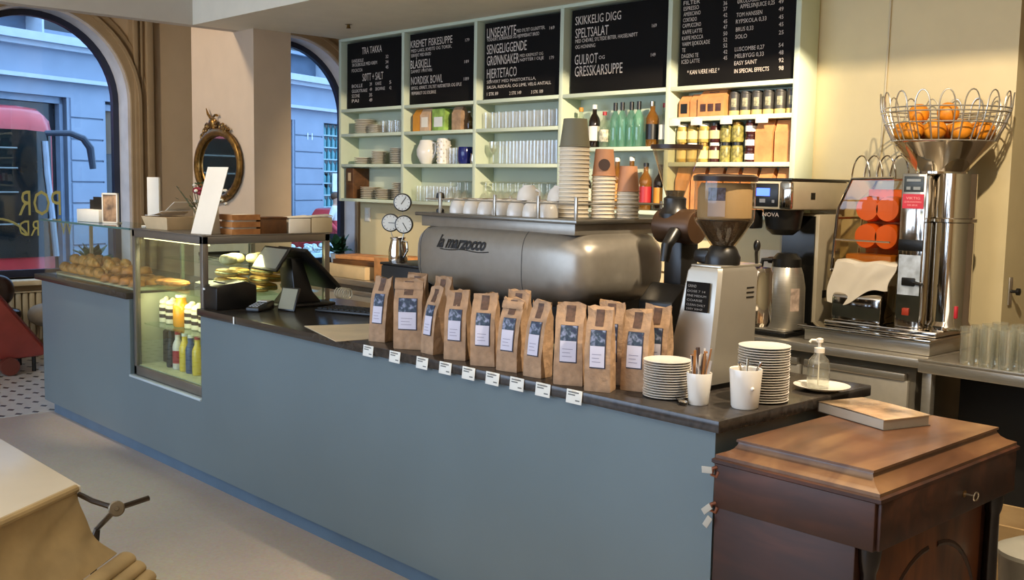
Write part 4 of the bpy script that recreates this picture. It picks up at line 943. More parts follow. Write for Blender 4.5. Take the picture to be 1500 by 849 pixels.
# ================================================================== SAUCERS, CUPS, SOAP ON THE END OF THE WORKTOP
def saucer(r):
    t = 0.0078
    return MB().lathe([(r*0.55, 0), (r*0.6, 0.0015), (r*0.98, t*0.72), (r, t*0.80), (r, t*0.98), (r*0.97, t*0.98), (r*0.5, t*0.55), (0, t*0.5)], 40)
def stack(x, y, r, n, step, which, grp):
    src = None
    for i in range(n):
        lb = 'white saucer, %s of the %s stack' % ('topmost' if i == n-1 else 'lowest' if i == 0 else ORD[i]+' from the bottom', which)
        loc = (x+random.uniform(-.001, .001), y+random.uniform(-.001, .001), H+0.0005+i*step)
        if src is None: src = solo('saucer', saucer(r), M_white, lb, 'saucer', grp, loc)
        else: dup(src, loc, random.uniform(0, 6), lb)
stack(-0.335, 0.165, 0.080, 15, 0.0085, 'shorter left', 'short stack of saucers')
stack(-0.095, 0.375, 0.086, 22, 0.0085, 'taller right', 'tall stack of saucers')
def mug(label, x, y, r0, r1, h, rz):
    c = thing('white_beaker', label, 'cup', (x, y, H+0.0005), rz)
    build('cup_wall', MB().lathe([(r0*0.92, 0), (r0, 0.006), (r1, h-0.003), (r1-0.001, h), (r1-0.004, h-0.003), (r0-0.004, 0.01), (0, 0.008)], 36), M_white, c)
    return c
mug('white straight-sided cup holding wooden stirrers and sugar sticks', -0.19, 0.15, 0.033, 0.042, 0.105, 0)
c2 = mug('white straight-sided cup with spoons, nearest the worktop corner', -0.062, 0.225, 0.044, 0.053, 0.128, 0.3)
build('embossed_button', MB().superq((0.035, -0.036, 0.07), (0.006, 0.006, 0.006), 1, 1, 10, 6), M_white, c2)
for i in range(22):
    a = random.uniform(0, 2*PI); r = random.uniform(0.0, 0.022); t = random.uniform(0.016, 0.038); hh = random.uniform(0.135, 0.19)
    p0 = Vector((r*math.cos(a), r*math.sin(a), 0.012)); p1 = Vector((t*math.cos(a+.4), t*math.sin(a+.4), hh))
    m = (mat('sugar stick brown', '#a5713f', 0.6), mat('sugar stick white', '#ddd5cc', 0.6), mat('sugar stick dark', '#4a362c', 0.6), mat('sugar stick grey', '#b9b7bd', 0.6))[i % 4]
    d = (p1-p0); n = d.cross(Vector((math.cos(i), math.sin(i), 0.2))).normalized()*0.006; b = d.cross(n).normalized()*0.0012
    rings = [[tuple(p0+d*k+n+b), tuple(p0+d*k-n+b), tuple(p0+d*k-n-b), tuple(p0+d*k+n-b)] for k in (0, 0.5, 1)]
    col = ('brown', 'white', 'dark', 'grey')[i % 4]
    solo('sugar_stick', MB().loft(rings), m, '%s paper sugar stick in the stirrer cup, %s clockwise' % (col, ORD[i]), 'sugar stick', 'sticks in the white cup', (-0.19, 0.15, H+0.0005))
for i, (dx, dy, an) in enumerate(((-0.012, 0.022, 0.3), (0.026, 0.010, 0.9), (0.002, -0.026, 1.4))):
    sp = MB().tube([(-dx*.6, -dy*.6, 0.014), (dx, dy, 0.11), (dx*1.7, dy*1.7, 0.152)], 0.003, 8, taper=[1, 1, 1.7])
    sp.superq((-dx*.6+0.0*i, -dy*.6, 0.034+0.024*i), (0.009, 0.006, 0.009), 1, 1, 10, 6)
    solo('teaspoon', sp, M_chrome, 'steel teaspoon standing in the cup at the corner, '+nth(i, 3), 'spoon', 'spoons in the cup', (-0.062, 0.225, H+0.0005))
solo('loose_teaspoon', MB().tube([(-0.03, 0, 0.006), (0.03, 0, 0.005), (0.05, 0, 0.005)], 0.0035, 8).superq((-0.045, 0, 0.0085), (0.022, 0.014, 0.006), 1, 1, 14, 6), M_chrome, 'steel teaspoon lying between the short saucer stack and the stirrer cup', 'spoon', None, (-0.255, 0.125, H+0.0025), (0, 0, 2.6))
dp = solo('dinner_plate', MB().lathe([(0.055, 0), (0.06, 0.003), (0.095, 0.014), (0.098, 0.017), (0.094, 0.0165), (0.06, 0.007), (0, 0.006)], 48), M_white, 'white plate under the clear pump bottle on the worktop', 'plate', None, (-0.065, 0.70, H+0.0005))
so = thing('pump_bottle', 'clear pump bottle of hand gel standing on the white plate', 'pump bottle', (-0.075, 0.69, H+0.0078), 0.6)
build('bottle_body', MB().lathe([(0.036, 0), (0.039, 0.004), (0.039, 0.075), (0.034, 0.10), (0.018, 0.118), (0.016, 0.128)], 28), glassmat('gel bottle', '#f4f6f2', 1.0, 0.02, 0.07, '#f6f2e8'), so)
build('gel', MB().lathe([(0.035, 0.003), (0.036, 0.03), (0, 0.031)], 24), glassmat('gel', '#ffffff', 0.5, 0.05, 0.2, '#f4f0e6'), so)
build('pump_head', MB().lathe([(0.018, 0.125), (0.018, 0.142), (0.006, 0.145), (0.006, 0.160), (0.012, 0.162), (0.012, 0.174), (0.004, 0.177)], 16).tube([(0, 0, 0.168), (-0.028, 0, 0.168), (-0.034, 0, 0.160)], 0.005, 8).tube([(0, 0, 0.01), (0, 0, 0.13)], 0.0025, 6), M_paper, so)

# ================================================================== BACK COUNTER
BZ = 0.92
bc = thing('back_counter', 'stainless steel back counter with refrigerator doors below', 'counter', (0, 0, 0))
build('steel_top', MB().box((-5.70, 2.06, BZ-0.045), (-0.345, 2.748, BZ), 0.006), M_steel, bc)
build('cabinet_body', MB().box((-5.68, 2.12, 0.1), (-0.40, 2.74, BZ-0.046)), mat('fridge side steel', '#8d877c', 0.4, metal=0.7), bc)
for i in range(9):
    a = -0.42-0.58*(i+1); d = build('door', MB().box((a+0.008, 2.095, 0.14), (a+0.572, 2.12, 0.80), 0.006), M_steelsoft, bc)
    build('door_handle', MB().box((a+0.02, 2.085, 0.80), (a+0.56, 2.12, 0.835), 0.005), M_steel, d)
build('plinth', MB().box((-5.6, 2.18, 0), (-0.45, 2.7, 0.1)), M_black, bc)
tb = thing('glass_wash_table', 'stainless steel side table carrying the drinking glasses', 'table', (0, 0, 0))
build('steel_top', MB().box((-0.335, 1.99, BZ-0.05), (0.95, 2.62, BZ), 0.006).box((-0.335, 1.99, BZ), (0.95, 2.0, BZ+0.012), 0.003), M_steel, tb)
for x in (-0.32, 0.88):
    for y in (2.01, 2.55): build('leg', MB().box((x, y, 0), (x+0.045, y+0.045, BZ-0.05), 0.004), M_steel, tb)
build('black_undershelf', MB().box((-0.27, 2.30, 0.08), (0.87, 2.54, 0.84), 0.005), M_blackmat, tb)
pf = thing('juicer_stand', 'flat stainless steel plinth under the orange juicer', 'stand', (0, 0, 0))
build('stand_box', MB().box((-1.03, 2.16, BZ+0.0005), (-0.36, 2.72, 0.985), 0.008), M_steel, pf)
build('stand_tray', MB().box((-1.06, 2.14, 0.985), (-0.35, 2.73, 1.0), 0.005), M_chrome, pf)

# drinking glasses on the side table
def tumbler(r, h, nm='drinking_glass'):
    return MB().lathe([(r*0.86, 0), (r, h), (r*0.96, h), (r*0.82, 0.008), (0, 0.008)], 18)
tg = None
for j in range(4):
    for i in range(6):
        lb = 'clear straight drinking glass on the steel side table, %s row, %s' % (('front', 'second', 'third', 'back')[j], nth(i, 6))
        loc = (-0.145+i*0.085+0.01*j, 2.07+j*0.09, BZ+0.0005)
        if tg is None: tg = solo('drinking_glass', tumbler(0.036, 0.175), M_wine, lb, 'glass', 'glasses on the side table', loc)
        else: dup(tg, loc, 0, lb)

# coffee brewer
br = thing('filter_coffee_brewer', 'steel filter coffee brewer with a blue-lit display, beside the shelving', 'coffee brewer', (-1.24, 2.14, BZ+0.0005))
build('base', MB().box((-0.125, -0.02, 0), (0.125, 0.50, 0.025), 0.008), M_black, br)
build('drip_plate', MB().box((-0.11, 0.0, 0.025), (0.11, 0.24, 0.032), 0.003), M_steel, br)
build('column', MB().box((-0.12, 0.27, 0.025), (0.12, 0.50, 0.64), 0.006), mat('brewer steel', '#c4b89e', 0.42, metal=0.25), br)
build('column_panel', MB().box((-0.10, 0.262, 0.03), (0.10, 0.272, 0.63)), mat('brewer dark steel', '#4b4a48', 0.2, metal=0.9), br)
build('head', MB().box((-0.125, -0.03, 0.665), (0.128, 0.54, 0.815), 0.012), mat('brewer steel', '#c4b89e', 0.42, metal=0.25), br)
build('head_lid', MB().box((-0.13, -0.035, 0.815), (0.133, 0.545, 0.828), 0.004), M_black, br)
build('chrome_trim', MB().box((0.06, -0.036, 0.668), (0.13, 0.0, 0.812), 0.012), M_chrome, br)
build('display_panel', MB().box((-0.12, -0.036, 0.68), (0.055, -0.028, 0.80), 0.004), M_black, br)
build('blue_display', MB().box((-0.075, -0.0385, 0.735), (0.005, -0.0365, 0.775), 0.0), mat('blue display light', '#2f45ff', 0.4, emit=('#3a55ff', 5.0)), br)
build('buttons', MB().box((-0.10, -0.038, 0.70), (-0.085, -0.036, 0.715)).box((-0.055, -0.038, 0.70), (-0.02, -0.036, 0.72)).box((0.02, -0.038, 0.70), (0.035, -0.036, 0.715)), M_case, br)
build('filter_basket', MB().lathe([(0.055, 0.53), (0.09, 0.56), (0.105, 0.66), (0.10, 0.665)], 28, c=(0, 0.11, 0)).box((-0.13, -0.03, 0.56), (-0.09, 0.06, 0.66), 0.01), M_black, br)
text_mesh([('NOVA', -0.05, 0.05, 0.628, 0.022)], 'brand_print', mat('pale print', '#b5a9a2', 0.6), br, M=Matrix.Translation((0, -0.012, 0)))
build('badge', MB().box((0.1285, 0.16, 0.72), (0.1305, 0.20, 0.755)).box((0.1205, 0.33, 0.19), (0.1225, 0.37, 0.23)), M_black, br)
fl = thing('vacuum_flask', 'steel vacuum flask with a black handle standing under the brewer', 'flask', (-1.215, 2.262, BZ+0.0335))
build('flask_body', MB().lathe([(0.10, 0), (0.104, 0.01), (0.102, 0.22), (0.09, 0.29), (0.076, 0.33)], 32), M_steel, fl)
build('flask_lid', MB().lathe([(0.077, 0.325), (0.076, 0.37), (0.05, 0.40), (0, 0.405)], 28).box((-0.11, -0.02, 0.34), (-0.04, 0.02, 0.375), 0.008), M_black, fl)
build('handle', MB().tube([(-0.05, -0.03, 0.365), (-0.11, -0.06, 0.36), (-0.12, -0.065, 0.30), (-0.115, -0.06, 0.20), (-0.075, -0.04, 0.17)], 0.012, 10), M_black, fl)
build('flask_sticker', cylpatch(0.1045, -0.75, -0.25, 0.10, 0.22, 0, 0), mat('flask sticker', '#b9a292', 0.5, var=0.3, scale=30), fl)
bb2 = thing('brown_paper_bag', 'brown paper bag with dark print on the back counter behind the grinder', 'paper bag', (-1.86, 2.22, BZ+0.0005), 0.3)
build('bag_body', MB().loft([[(-0.11, -0.06, 0), (0.11, -0.06, 0), (0.11, 0.06, 0), (-0.11, 0.06, 0)], [(-0.115, -0.055, 0.15), (0.115, -0.055, 0.15), (0.115, 0.055, 0.15), (-0.115, 0.055, 0.15)], [(-0.112, -0.012, 0.30), (0.112, -0.012, 0.30), (0.112, 0.012, 0.30), (-0.112, 0.012, 0.30)]]), M_orangekraft, bb2)
text_mesh([('K', -0.03, 0.02, 0.06, 0.05)], 'bag_print', M_black, bb2, M=Matrix.Translation((0.03, -0.064, 0)))
cd = thing('propped_card', 'cream card propped on the back counter under the brewer display', 'card', (-1.52, 2.62, BZ+0.0005), 0.2)
build('card', MB().box((-0.11, -0.004, 0), (0.11, 0.004, 0.42), 0.002, M=Matrix.Rotation(-0.12, 4, 'X')), M_paper, cd)
build('card_stand', MB().prism([(0, 0), (0.1, 0), (0.03, 0.25)], 0, -0.01, 0.01), M_paper, cd)
# cartons and boards at the far left of the back counter
for i, (x, y, w, d, h, z, m, lb) in enumerate(((-5.15, 2.30, 0.28, 0.20, 0.10, BZ, M_kraftlight, 'flat brown carton at the left end of the back counter, lowest'), (-5.12, 2.32, 0.26, 0.17, 0.035, BZ+0.10, M_brown, 'dark wooden board lying on the flat brown carton'), (-4.66, 2.28, 0.13, 0.15, 0.19, BZ, M_orangekraft, 'upright brown carton left of the black box'), (-5.18, 2.33, 0.22, 0.13, 0.03, BZ+0.135, M_orangekraft, 'small brown parcel on the dark wooden board'))):
    b = thing('carton', lb, 'carton', (x, y, z+0.0012*(i+1)), 0.08*i, None)
    build('carton_body', MB().box((-w, -d, 0), (w, d, h), 0.004), m, b)
    build('carton_flap', MB().sheet(lambda u, v: (-w+2*w*u, -d+d*0.95*v, h-0.001+0.012*math.sin(u*PI)*v*(1-v)*4*(0 if i in (0, 1) else 1)), 4, 4, 0.003), m if i != 2 else M_kraftlight, b)

# ================================================================== ORANGE JUICER
ju = thing('orange_juicer', 'tall polished orange juicing machine with a wire fruit basket', 'juicer', (-0.60, 2.44, 1.0005))
build('base_plate', MB().box((-0.36, -0.22, 0), (0.24, 0.26, 0.03), 0.01), M_chrome, ju)
build('front_panel', MB().box((0.0, -0.17, 0.03), (0.125, 0.16, 0.78), 0.006), M_chrome, ju)
build('column', MB().lathe([(0.10, 0.03), (0.10, 0.05), (0.088, 0.07), (0.088, 0.545), (0.098, 0.55), (0.098, 0.565), (0.088, 0.57), (0.088, 0.78)], 36, c=(0.205, -0.02, 0), sy=1.2), M_chrome, ju)
_b0 = build
def build_sh(name, mb, m, parent):
    mb.v = [(x+0.048, y, z) for x, y, z in mb.v]; return _b0(name, mb, m, parent)
build_sh('control_panel', MB().box((-0.035, -0.174, 0.69), (0.065, -0.169, 0.765), 0.003), mat('panel grey', '#3c4244', 0.35), ju)
build_sh('control_keys', MB().box((-0.02, -0.177, 0.70), (0.0, -0.174, 0.715)).box((0.015, -0.177, 0.70), (0.05, -0.174, 0.715)).box((-0.02, -0.177, 0.74), (0.05, -0.174, 0.752)), mat('key grey', '#8b8f8e', 0.4), ju)
build_sh('warning_sticker', MB().box((-0.038, -0.1735, 0.61), (0.068, -0.170, 0.68)), mat('red sticker', '#c62f3c', 0.4), ju)
text_mesh([('VIKTIG', -0.02, 0.05, 0.654, 0.013), ('LES BRUKSANVISNING', -0.028, 0.058, 0.638, 0.009), ('FØR BRUK', -0.012, 0.04, 0.622, 0.009)], 'sticker_print', mat('sticker pale print', '#e8a8a4', 0.6), ju, M=Matrix.Translation((0.048, -0.1742, 0)))
build_sh('black_bar', MB().box((-0.047, -0.176, 0.405), (0.077, -0.168, 0.46), 0.003), M_black, ju)
build_sh('tap_handle', MB().box((-0.02, -0.18, 0.235), (0.05, -0.168, 0.275), 0.008).tube([(0.04, -0.176, 0.255), (0.085, -0.176, 0.245)], 0.008, 8), M_black, ju)
build_sh('painted_reflection', MB().box((-0.04, -0.1735, 0.19), (0.07, -0.170, 0.385)), mat('pale blue reflection', '#b6c2d2', 0.35, var=0.25, scale=18), ju)  # window reflection painted as a pale patch on the polished panel
build_sh('red_switch', MB().box((-0.01, -0.178, 0.09), (0.025, -0.169, 0.125), 0.003), mat('switch red', '#a23a26', 0.4), ju)
build('clear_cover', MB().prism([(-0.36, 0.28), (-0.045, 0.28), (-0.045, 0.75), (-0.27, 0.75), (-0.34, 0.6)], 1, -0.16, 0.10), glassmat('juicer cover', '#f2ead8', 0.7), ju, flat=True)
cg = MB()
for y in (-0.16, 0.10):
    cg.tube([(-0.36, y, 0.28), (-0.34, y, 0.6), (-0.27, y, 0.75), (-0.05, y, 0.755)], 0.008, 8); cg.tube([(-0.36, y, 0.285), (-0.05, y, 0.285)], 0.008, 8); cg.tube([(-0.35, y, 0.44), (-0.05, y, 0.44)], 0.005, 6)
for x, z in ((-0.36, 0.28), (-0.345, 0.55), (-0.27, 0.75)): cg.tube([(x, -0.16, z), (x, 0.10, z)], 0.007, 8)
build('cover_frame', cg, M_chrome, ju)
M_sq = mat('squeezer orange', '#e2661c', 0.35, var=0.05)
for x, z in ((-0.235, 0.60), (-0.125, 0.60), (-0.235, 0.46), (-0.125, 0.46)):
    build('squeezing_drum', MB().lathe([(0.03, -0.12), (0.06, -0.11), (0.066, -0.03), (0.066, 0.03), (0.06, 0.06), (0.0, 0.06)], 24, M=Matrix.Translation((x, 0, z)) @ Matrix.Rotation(PI/2, 4, 'X')), M_sq, ju)
build('drum_plate', MB().box((-0.30, 0.065, 0.36), (-0.06, 0.08, 0.70), 0.02), M_sq, ju)
build('juice_window', MB().box((-0.31, -0.12, 0.30), (-0.06, 0.06, 0.37), 0.01), mat('juice tray amber', '#a8641e', 0.3), ju)
wl3 = MB()
for k in range(4):
    a = -0.30+0.07*k; wl3.tube([(a+0.05*math.cos(t), -0.02, 0.75+0.12*math.sin(t)) for t in [PI*i/14 for i in range(15)]], 0.004, 6)
build('wire_loops', wl3, M_chrome, ju)
def clothf(u, v):
    x = -0.335+0.325*u; d = (v-0.18)/0.82 if v > 0.18 else 0
    hang = 0.215-0.10*u*u+0.02*math.sin(u*7)
    y = -0.178-0.010*math.sin(u*9+v*4)-0.02*d*(1-u*0.5); z = 0.335-hang*d+0.006*math.sin(u*11)
    if v < 0.18: y = -0.178+(0.18-v)*0.9; z = 0.337+0.006*math.sin(u*11)+0.01*(0.18-v)
    return (x+0.012*math.sin(v*6)-0.02*d, y, z)
build('cloth', MB().box((0, 0, 0), (0.001, 0.001, 0.001)) if False else MB().sheet(clothf, 26, 18, 0.004), mat('white cloth', '#d6cdbd', 0.85, var=0.05), ju)
build('juice_spout_housing', MB().prism([(-0.20, 0.03), (-0.02, 0.03), (0.0, 0.12), (-0.01, 0.22), (-0.12, 0.22), (-0.20, 0.16)], 0, -0.33, -0.06, bevel=0.012), M_chrome, ju)
build('funnel', MB().shell([(0.12, 0.78), (0.12, 0.79), (0.235, 0.925), (0.245, 0.932)], 40, c=(0.115, 0.0, 0)), M_chrome, ju)
bs = MB(); cx = 0.115
def bp(r, t, z): return (cx+r*math.cos(t), r*math.sin(t), z)
for r, z in ((0.235, 0.935), (0.275, 1.02), (0.292, 1.07), (0.294, 1.09)): bs.tube([bp(r, 2*PI*i/40, z) for i in range(40)], 0.0038, 6, closed=True)
for k in range(8):
    y_ = -0.19+0.054*k; w_ = math.sqrt(0.232**2-y_*y_); bs.tube([(cx-w_, y_, 0.930), (cx+w_, y_, 0.930)], 0.003, 6)
n = 17
for k in range(n):
    t0 = 2*PI*k/n; dt = 2*PI/n*0.32
    A = [bp(0.232, t0-dt, 0.93), bp(0.275, t0-dt, 1.02), bp(0.295, t0-dt, 1.085)]
    top = [bp(0.301-0.004*abs(q), t0+dt*math.sin(q*PI/2), 1.085+0.08*math.cos(q*PI/2)) for q in [-1+2*i/10 for i in range(11)]]
    B = [bp(0.295, t0+dt, 1.085), bp(0.275, t0+dt, 1.02), bp(0.232, t0+dt, 0.93)]
    bs.tube(A+top[1:-1]+B, 0.0034, 6)
build('wire_basket', bs, M_steel, ju)
build('red_tag', MB().box((0.255, -0.10, 0.09), (0.275, -0.05, 0.15), 0.003), mat('red sticker', '#c62f3c', 0.4), ju)
orange = None
for i, (a, r, z) in enumerate([(-2.6+0.628*k, 0.184, 0.985) for k in range(10)]+[(0.3+2.1*k, 0.072, 0.985) for k in range(3)]+[(-2.29, 0.13, 1.066), (-1.03, 0.13, 1.066)]):
    lb = 'orange in the wire basket of the juicer, '+(('%s of the outer ring counted anticlockwise' % ORD[i]) if i < 10 else ('%s of the inner three' % ORD[i-10]) if i < 13 else ('upper one on the left', 'upper one on the right')[i-13])
    loc = (-0.60+cx+r*math.cos(a), 2.44+r*math.sin(a), 1.0+z)
    if orange is None:
        orange = thing('orange', lb, 'orange', loc, 0, 'oranges in the juicer basket')
        build('fruit', MB().superq((0, 0, 0), (0.051, 0.051, 0.049), 1, 1, 24, 14), M_orange, orange)
        build('stem_end', MB().lathe([(0.006, 0.047), (0.004, 0.0505), (0, 0.051)], 8), M_green, orange)
    else: dup(orange, loc, None, lb, rot=(random.uniform(-1, 1), random.uniform(-1, 1), random.uniform(0, 6)))

BOARD_TEXT = [
  [('TRA TAKKA', -5.637, -5.353, 2.759, 0.06), ('KANELBOLLE', -5.788, -5.616, 2.698, 0.029), ('32', -5.299, -5.261, 2.702, 0.028), ('SKOLEBOLLE MED KREM', -5.783, -5.42, 2.664, 0.029), ('34', -5.299, -5.261, 2.659, 0.028), ('FOCACCIA', -5.788, -5.629, 2.617, 0.029), ('45', -5.298, -5.261, 2.617, 0.028), ('SØTT + SALT', -5.629, -5.331, 2.535, 0.065), ('BOLLE', -5.787, -5.629, 2.486, 0.029), ('39', -5.523, -5.491, 2.49, 0.029), ('KAKE', -5.44, -5.358, 2.49, 0.029), ('5', -5.246, -5.219, 2.491, 0.028), ('GULROTKAKE', -5.787, -5.558, 2.443, 0.029), ('49', -5.523, -5.491, 2.446, 0.029), ('BROWNIE', -5.439, -5.307, 2.446, 0.029), ('42', -5.248, -5.216, 2.446, 0.028), ('SCONE', -5.787, -5.671, 2.402, 0.03), ('35', -5.529, -5.488, 2.401, 0.029), ('PAI', -5.786, -5.685, 2.36, 0.03), ('49', -5.529, -5.487, 2.358, 0.029)],
  [('KREMET FISKESUPPE', -4.98, -4.458, 2.757, 0.059), ('MED LAKS, KVEITE OG TORSK,', -4.973, -4.463, 2.72, 0.026), ('SERVERT MED BRØD', -4.972, -4.718, 2.683, 0.026), ('179', -4.304, -4.257, 2.751, 0.024), ('BLÅSKJELL', -4.978, -4.716, 2.593, 0.069), ('DAMPET I HVITVIN', -4.971, -4.704, 2.557, 0.026), ('189', -4.312, -4.26, 2.592, 0.024), ('NORDISK BOWL', -4.97, -4.57, 2.466, 0.065), ('BYGG, ØRRET, SYLTET RØDBETER OG EPLE', -4.963, -4.342, 2.427, 0.026), ('PEPPERROT OG SOLSIKKE', -4.962, -4.652, 2.385, 0.026), ('189', -4.315, -4.257, 2.463, 0.025)],
  [('LINSEGRYTE', -4.04, -3.727, 2.756, 0.072), ('MED SYLTET GULRØTTER,', -3.721, -3.432, 2.767, 0.024), ('YOGHURT, KORIANDER OG HJEMMEBAKT BRØD', -4.04, -3.489, 2.73, 0.025), ('169', -3.387, -3.339, 2.758, 0.023), ('SENGELIGGENDE', -4.038, -3.614, 2.638, 0.072), ('GRØNNSAKER', -4.036, -3.691, 2.555, 0.072), ('MED KREMOST OG', -3.682, -3.446, 2.591, 0.022), ('NØTTER I OLJE', -3.681, -3.439, 2.561, 0.022), ('179', -3.381, -3.339, 2.555, 0.023), ('HJERTETACO', -4.034, -3.712, 2.462, 0.072), ('SERVERT MED MAISTORTILLA,', -4.033, -3.514, 2.425, 0.023), ('SALSA, RØDKÅL OG LIME, VELG ANTALL', -4.032, -3.361, 2.386, 0.023), ('1 STK 89', -4.031, -3.907, 2.336, 0.025), ('2 STK 149', -3.786, -3.661, 2.331, 0.025), ('3 STK 189', -3.559, -3.439, 2.329, 0.024)],
  [('SKIKKELIG DIGG', -3.141, -2.734, 2.763, 0.059), ('SPELTSALAT', -3.138, -2.84, 2.676, 0.066), ('MED CHÈVRE, SYLTEDE BETER, HASSELNØTT', -3.137, -2.59, 2.644, 0.025), ('OG HONNING', -3.136, -2.954, 2.605, 0.025), ('169', -2.474, -2.436, 2.686, 0.023), ('GULROT', -3.139, -2.929, 2.5, 0.069), ('OG', -2.92, -2.867, 2.522, 0.024), ('GRESSKARSUPPE', -3.136, -2.71, 2.421, 0.071), ('149', -2.475, -2.438, 2.506, 0.023)],
  [('FILTER', -2.23, -2.107, 2.796, 0.025), ('ESPRESSO', -2.228, -2.113, 2.762, 0.025), ('AMERICANO', -2.227, -2.1, 2.729, 0.025), ('CORTADO', -2.229, -2.126, 2.694, 0.025), ('CAPPUCCINO', -2.232, -2.093, 2.66, 0.025), ('KAFFE LATTE', -2.23, -2.084, 2.622, 0.025), ('KAFFE MOCCA', -2.233, -2.074, 2.585, 0.025), ('VARM SJOKOLADE', -2.231, -2.023, 2.55, 0.025), ('TE', -2.23, -2.204, 2.514, 0.025), ('DAGENS TE', -2.232, -2.105, 2.478, 0.025), ('ICED LATTE', -2.23, -2.094, 2.444, 0.025), ('36', -1.935, -1.908, 2.764, 0.024), ('37', -1.934, -1.906, 2.731, 0.024), ('42', -1.932, -1.904, 2.695, 0.024), ('45', -1.93, -1.903, 2.658, 0.024), ('47', -1.929, -1.901, 2.625, 0.024), ('50', -1.927, -1.899, 2.588, 0.024), ('52', -1.925, -1.898, 2.552, 0.024), ('52', -1.924, -1.896, 2.518, 0.024), ('42', -1.922, -1.894, 2.481, 0.024), ('45', -1.92, -1.893, 2.446, 0.024), ('* KAN VÆRE HELE *', -2.184, -1.946, 2.376, 0.027), ('ØKOLOGISK', -1.836, -1.685, 2.763, 0.025), ('APPELSINJUICE 0,25', -1.816, -1.582, 2.732, 0.025), ('TOM HANSSEN', -1.839, -1.663, 2.686, 0.025), ('RYPSKOLA 0,33', -1.841, -1.633, 2.648, 0.025), ('BRUS 0,33', -1.839, -1.719, 2.603, 0.025), ('SOLO', -1.841, -1.76, 2.561, 0.025), ('LUSCOMBE 0,27', -1.841, -1.639, 2.489, 0.025), ('MELBYGG 0,33', -1.839, -1.641, 2.45, 0.025), ('EASY SAINT', -1.841, -1.685, 2.409, 0.025), ('IN SPECIAL EFFECTS', -1.839, -1.602, 2.363, 0.025), ('49', -1.556, -1.525, 2.732, 0.024), ('49', -1.554, -1.523, 2.69, 0.024), ('45', -1.551, -1.521, 2.646, 0.024), ('45', -1.549, -1.519, 2.605, 0.024), ('25', -1.547, -1.516, 2.56, 0.024), ('54', -1.544, -1.513, 2.49, 0.024), ('48', -1.541, -1.511, 2.448, 0.025), ('92', -1.539, -1.508, 2.405, 0.025), ('98', -1.537, -1.506, 2.361, 0.025)],
]

# ================================================================== WALL SHELVING
SF, SB = 2.55, 2.75
DIV = [-5.895, -4.997, -4.11, -3.217, -2.289, -1.392]
ZB, ZC, ZD, ZT, ZTOP = 1.54, 1.835, 2.093, 2.303, 2.876
su = thing('shelving_unit', 'pale mint wall shelving of five bays under the ceiling', 'shelving', (0, 0, 0))
build('back_panel', MB().box((DIV[0], SB-0.012, ZB-0.02), (DIV[5], SB-0.001, ZTOP)), M_mint_back, su)
for i, x in enumerate(DIV):
    build('side_panel' if i in (0, 5) else 'divider', MB().box((x-0.017, SF, ZB-0.025), (x+0.017, SB-0.012, ZTOP), 0.002), M_mint, su)
build('top_board', MB().box((DIV[0]-0.017, SF-0.002, ZTOP), (DIV[5]+0.017, SB-0.001, 2.899), 0.002), M_mint, su)
def board(i, z): return build('shelf_board', MB().box((DIV[i]+0.0175, SF+0.001, z-0.026), (DIV[i+1]-0.0175, SB-0.0125, z), 0.002), M_mint, su)
LEV = [[ZB, ZC, ZD, ZT], [ZB, ZC, ZD, ZT], [ZB, ZC, ZD, ZT], [ZB, 1.943, ZT], [ZB, 1.844, 2.116, ZT]]
for i, L in enumerate(LEV):
    for z in L: board(i, z)
BX = [(-5.86, -5.03), (-4.97, -4.14), (-4.065, -3.25), (-3.175, -2.32), (-2.25, -1.42)]
BL = ['leftmost menu board, listing cakes and a bread and salt heading', 'black menu board with fish soup and mussels, second from the left', 'black menu board with three dishes in three paragraphs, middle of the five', 'black menu board with salad and pumpkin soup, second from the right', 'rightmost menu board, two columns of drinks and prices']
for i in range(5):
    b = thing('menu_board', BL[i], 'menu board', (0, 0, 0), 0, 'menu boards over the shelving')
    build('panel', MB().box((BX[i][0], 2.602, ZT+0.001), (BX[i][1], 2.622, 2.862), 0.002), M_board, b)
    text_mesh(BOARD_TEXT[i], 'lettering', M_chalk, b, M=Matrix.Translation((0.018 if i == 1 else 0, 2.6005, 0)))
    build('prop', MB().box((BX[i][0]+0.2, 2.622, ZT+0.001), (BX[i][0]+0.24, 2.737, ZT+0.04)).box((BX[i][1]-0.24, 2.622, ZT+0.001), (BX[i][1]-0.2, 2.737, ZT+0.04)), M_blackmat, b)
E0 = 0.0006
def plate_stack(x, y, z, r, n, step, lab, m=None):
    src = None
    for i in range(n):
        lb = 'stoneware plate, %s of %s' % ('topmost' if i == n-1 else 'lowest' if i == 0 else ORD[i]+' from the bottom', lab)
        loc = (x, y, z+E0+i*step)
        if src is None: src = solo('plate', MB().lathe([(r*0.6, 0), (r*0.65, 0.002), (r, step*0.75), (r, step*0.97), (r*0.9, step*0.9), (r*0.5, step*0.4), (0, step*0.4)], 28), m or M_white, lb, 'plate', 'plates: '+lab, loc)
        else: dup(src, loc, None, lb)
M_stone = mat('stoneware', '#cfc6b2', 0.4, var=0.05)
plate_stack(-5.66, 2.645, ZD, 0.086, 8, 0.015, 'the tall stack on the top left shelf', M_stone)
plate_stack(-5.50, 2.645, ZD, 0.068, 5, 0.014, 'the lower stack on the top left shelf', M_stone)
plate_stack(-5.66, 2.64, ZC, 0.085, 4, 0.014, 'the low stack on the second left shelf', M_stone)
plate_stack(-5.44, 2.64, ZC, 0.068, 8, 0.0135, 'the middle stack on the second left shelf', M_stone)
plate_stack(-5.15, 2.645, ZC, 0.088, 9, 0.0145, 'the right stack on the second left shelf', M_stone)
plate_stack(-5.57, 2.645, ZB, 0.086, 7, 0.0145, 'the left stack on the bottom left shelf', M_stone)
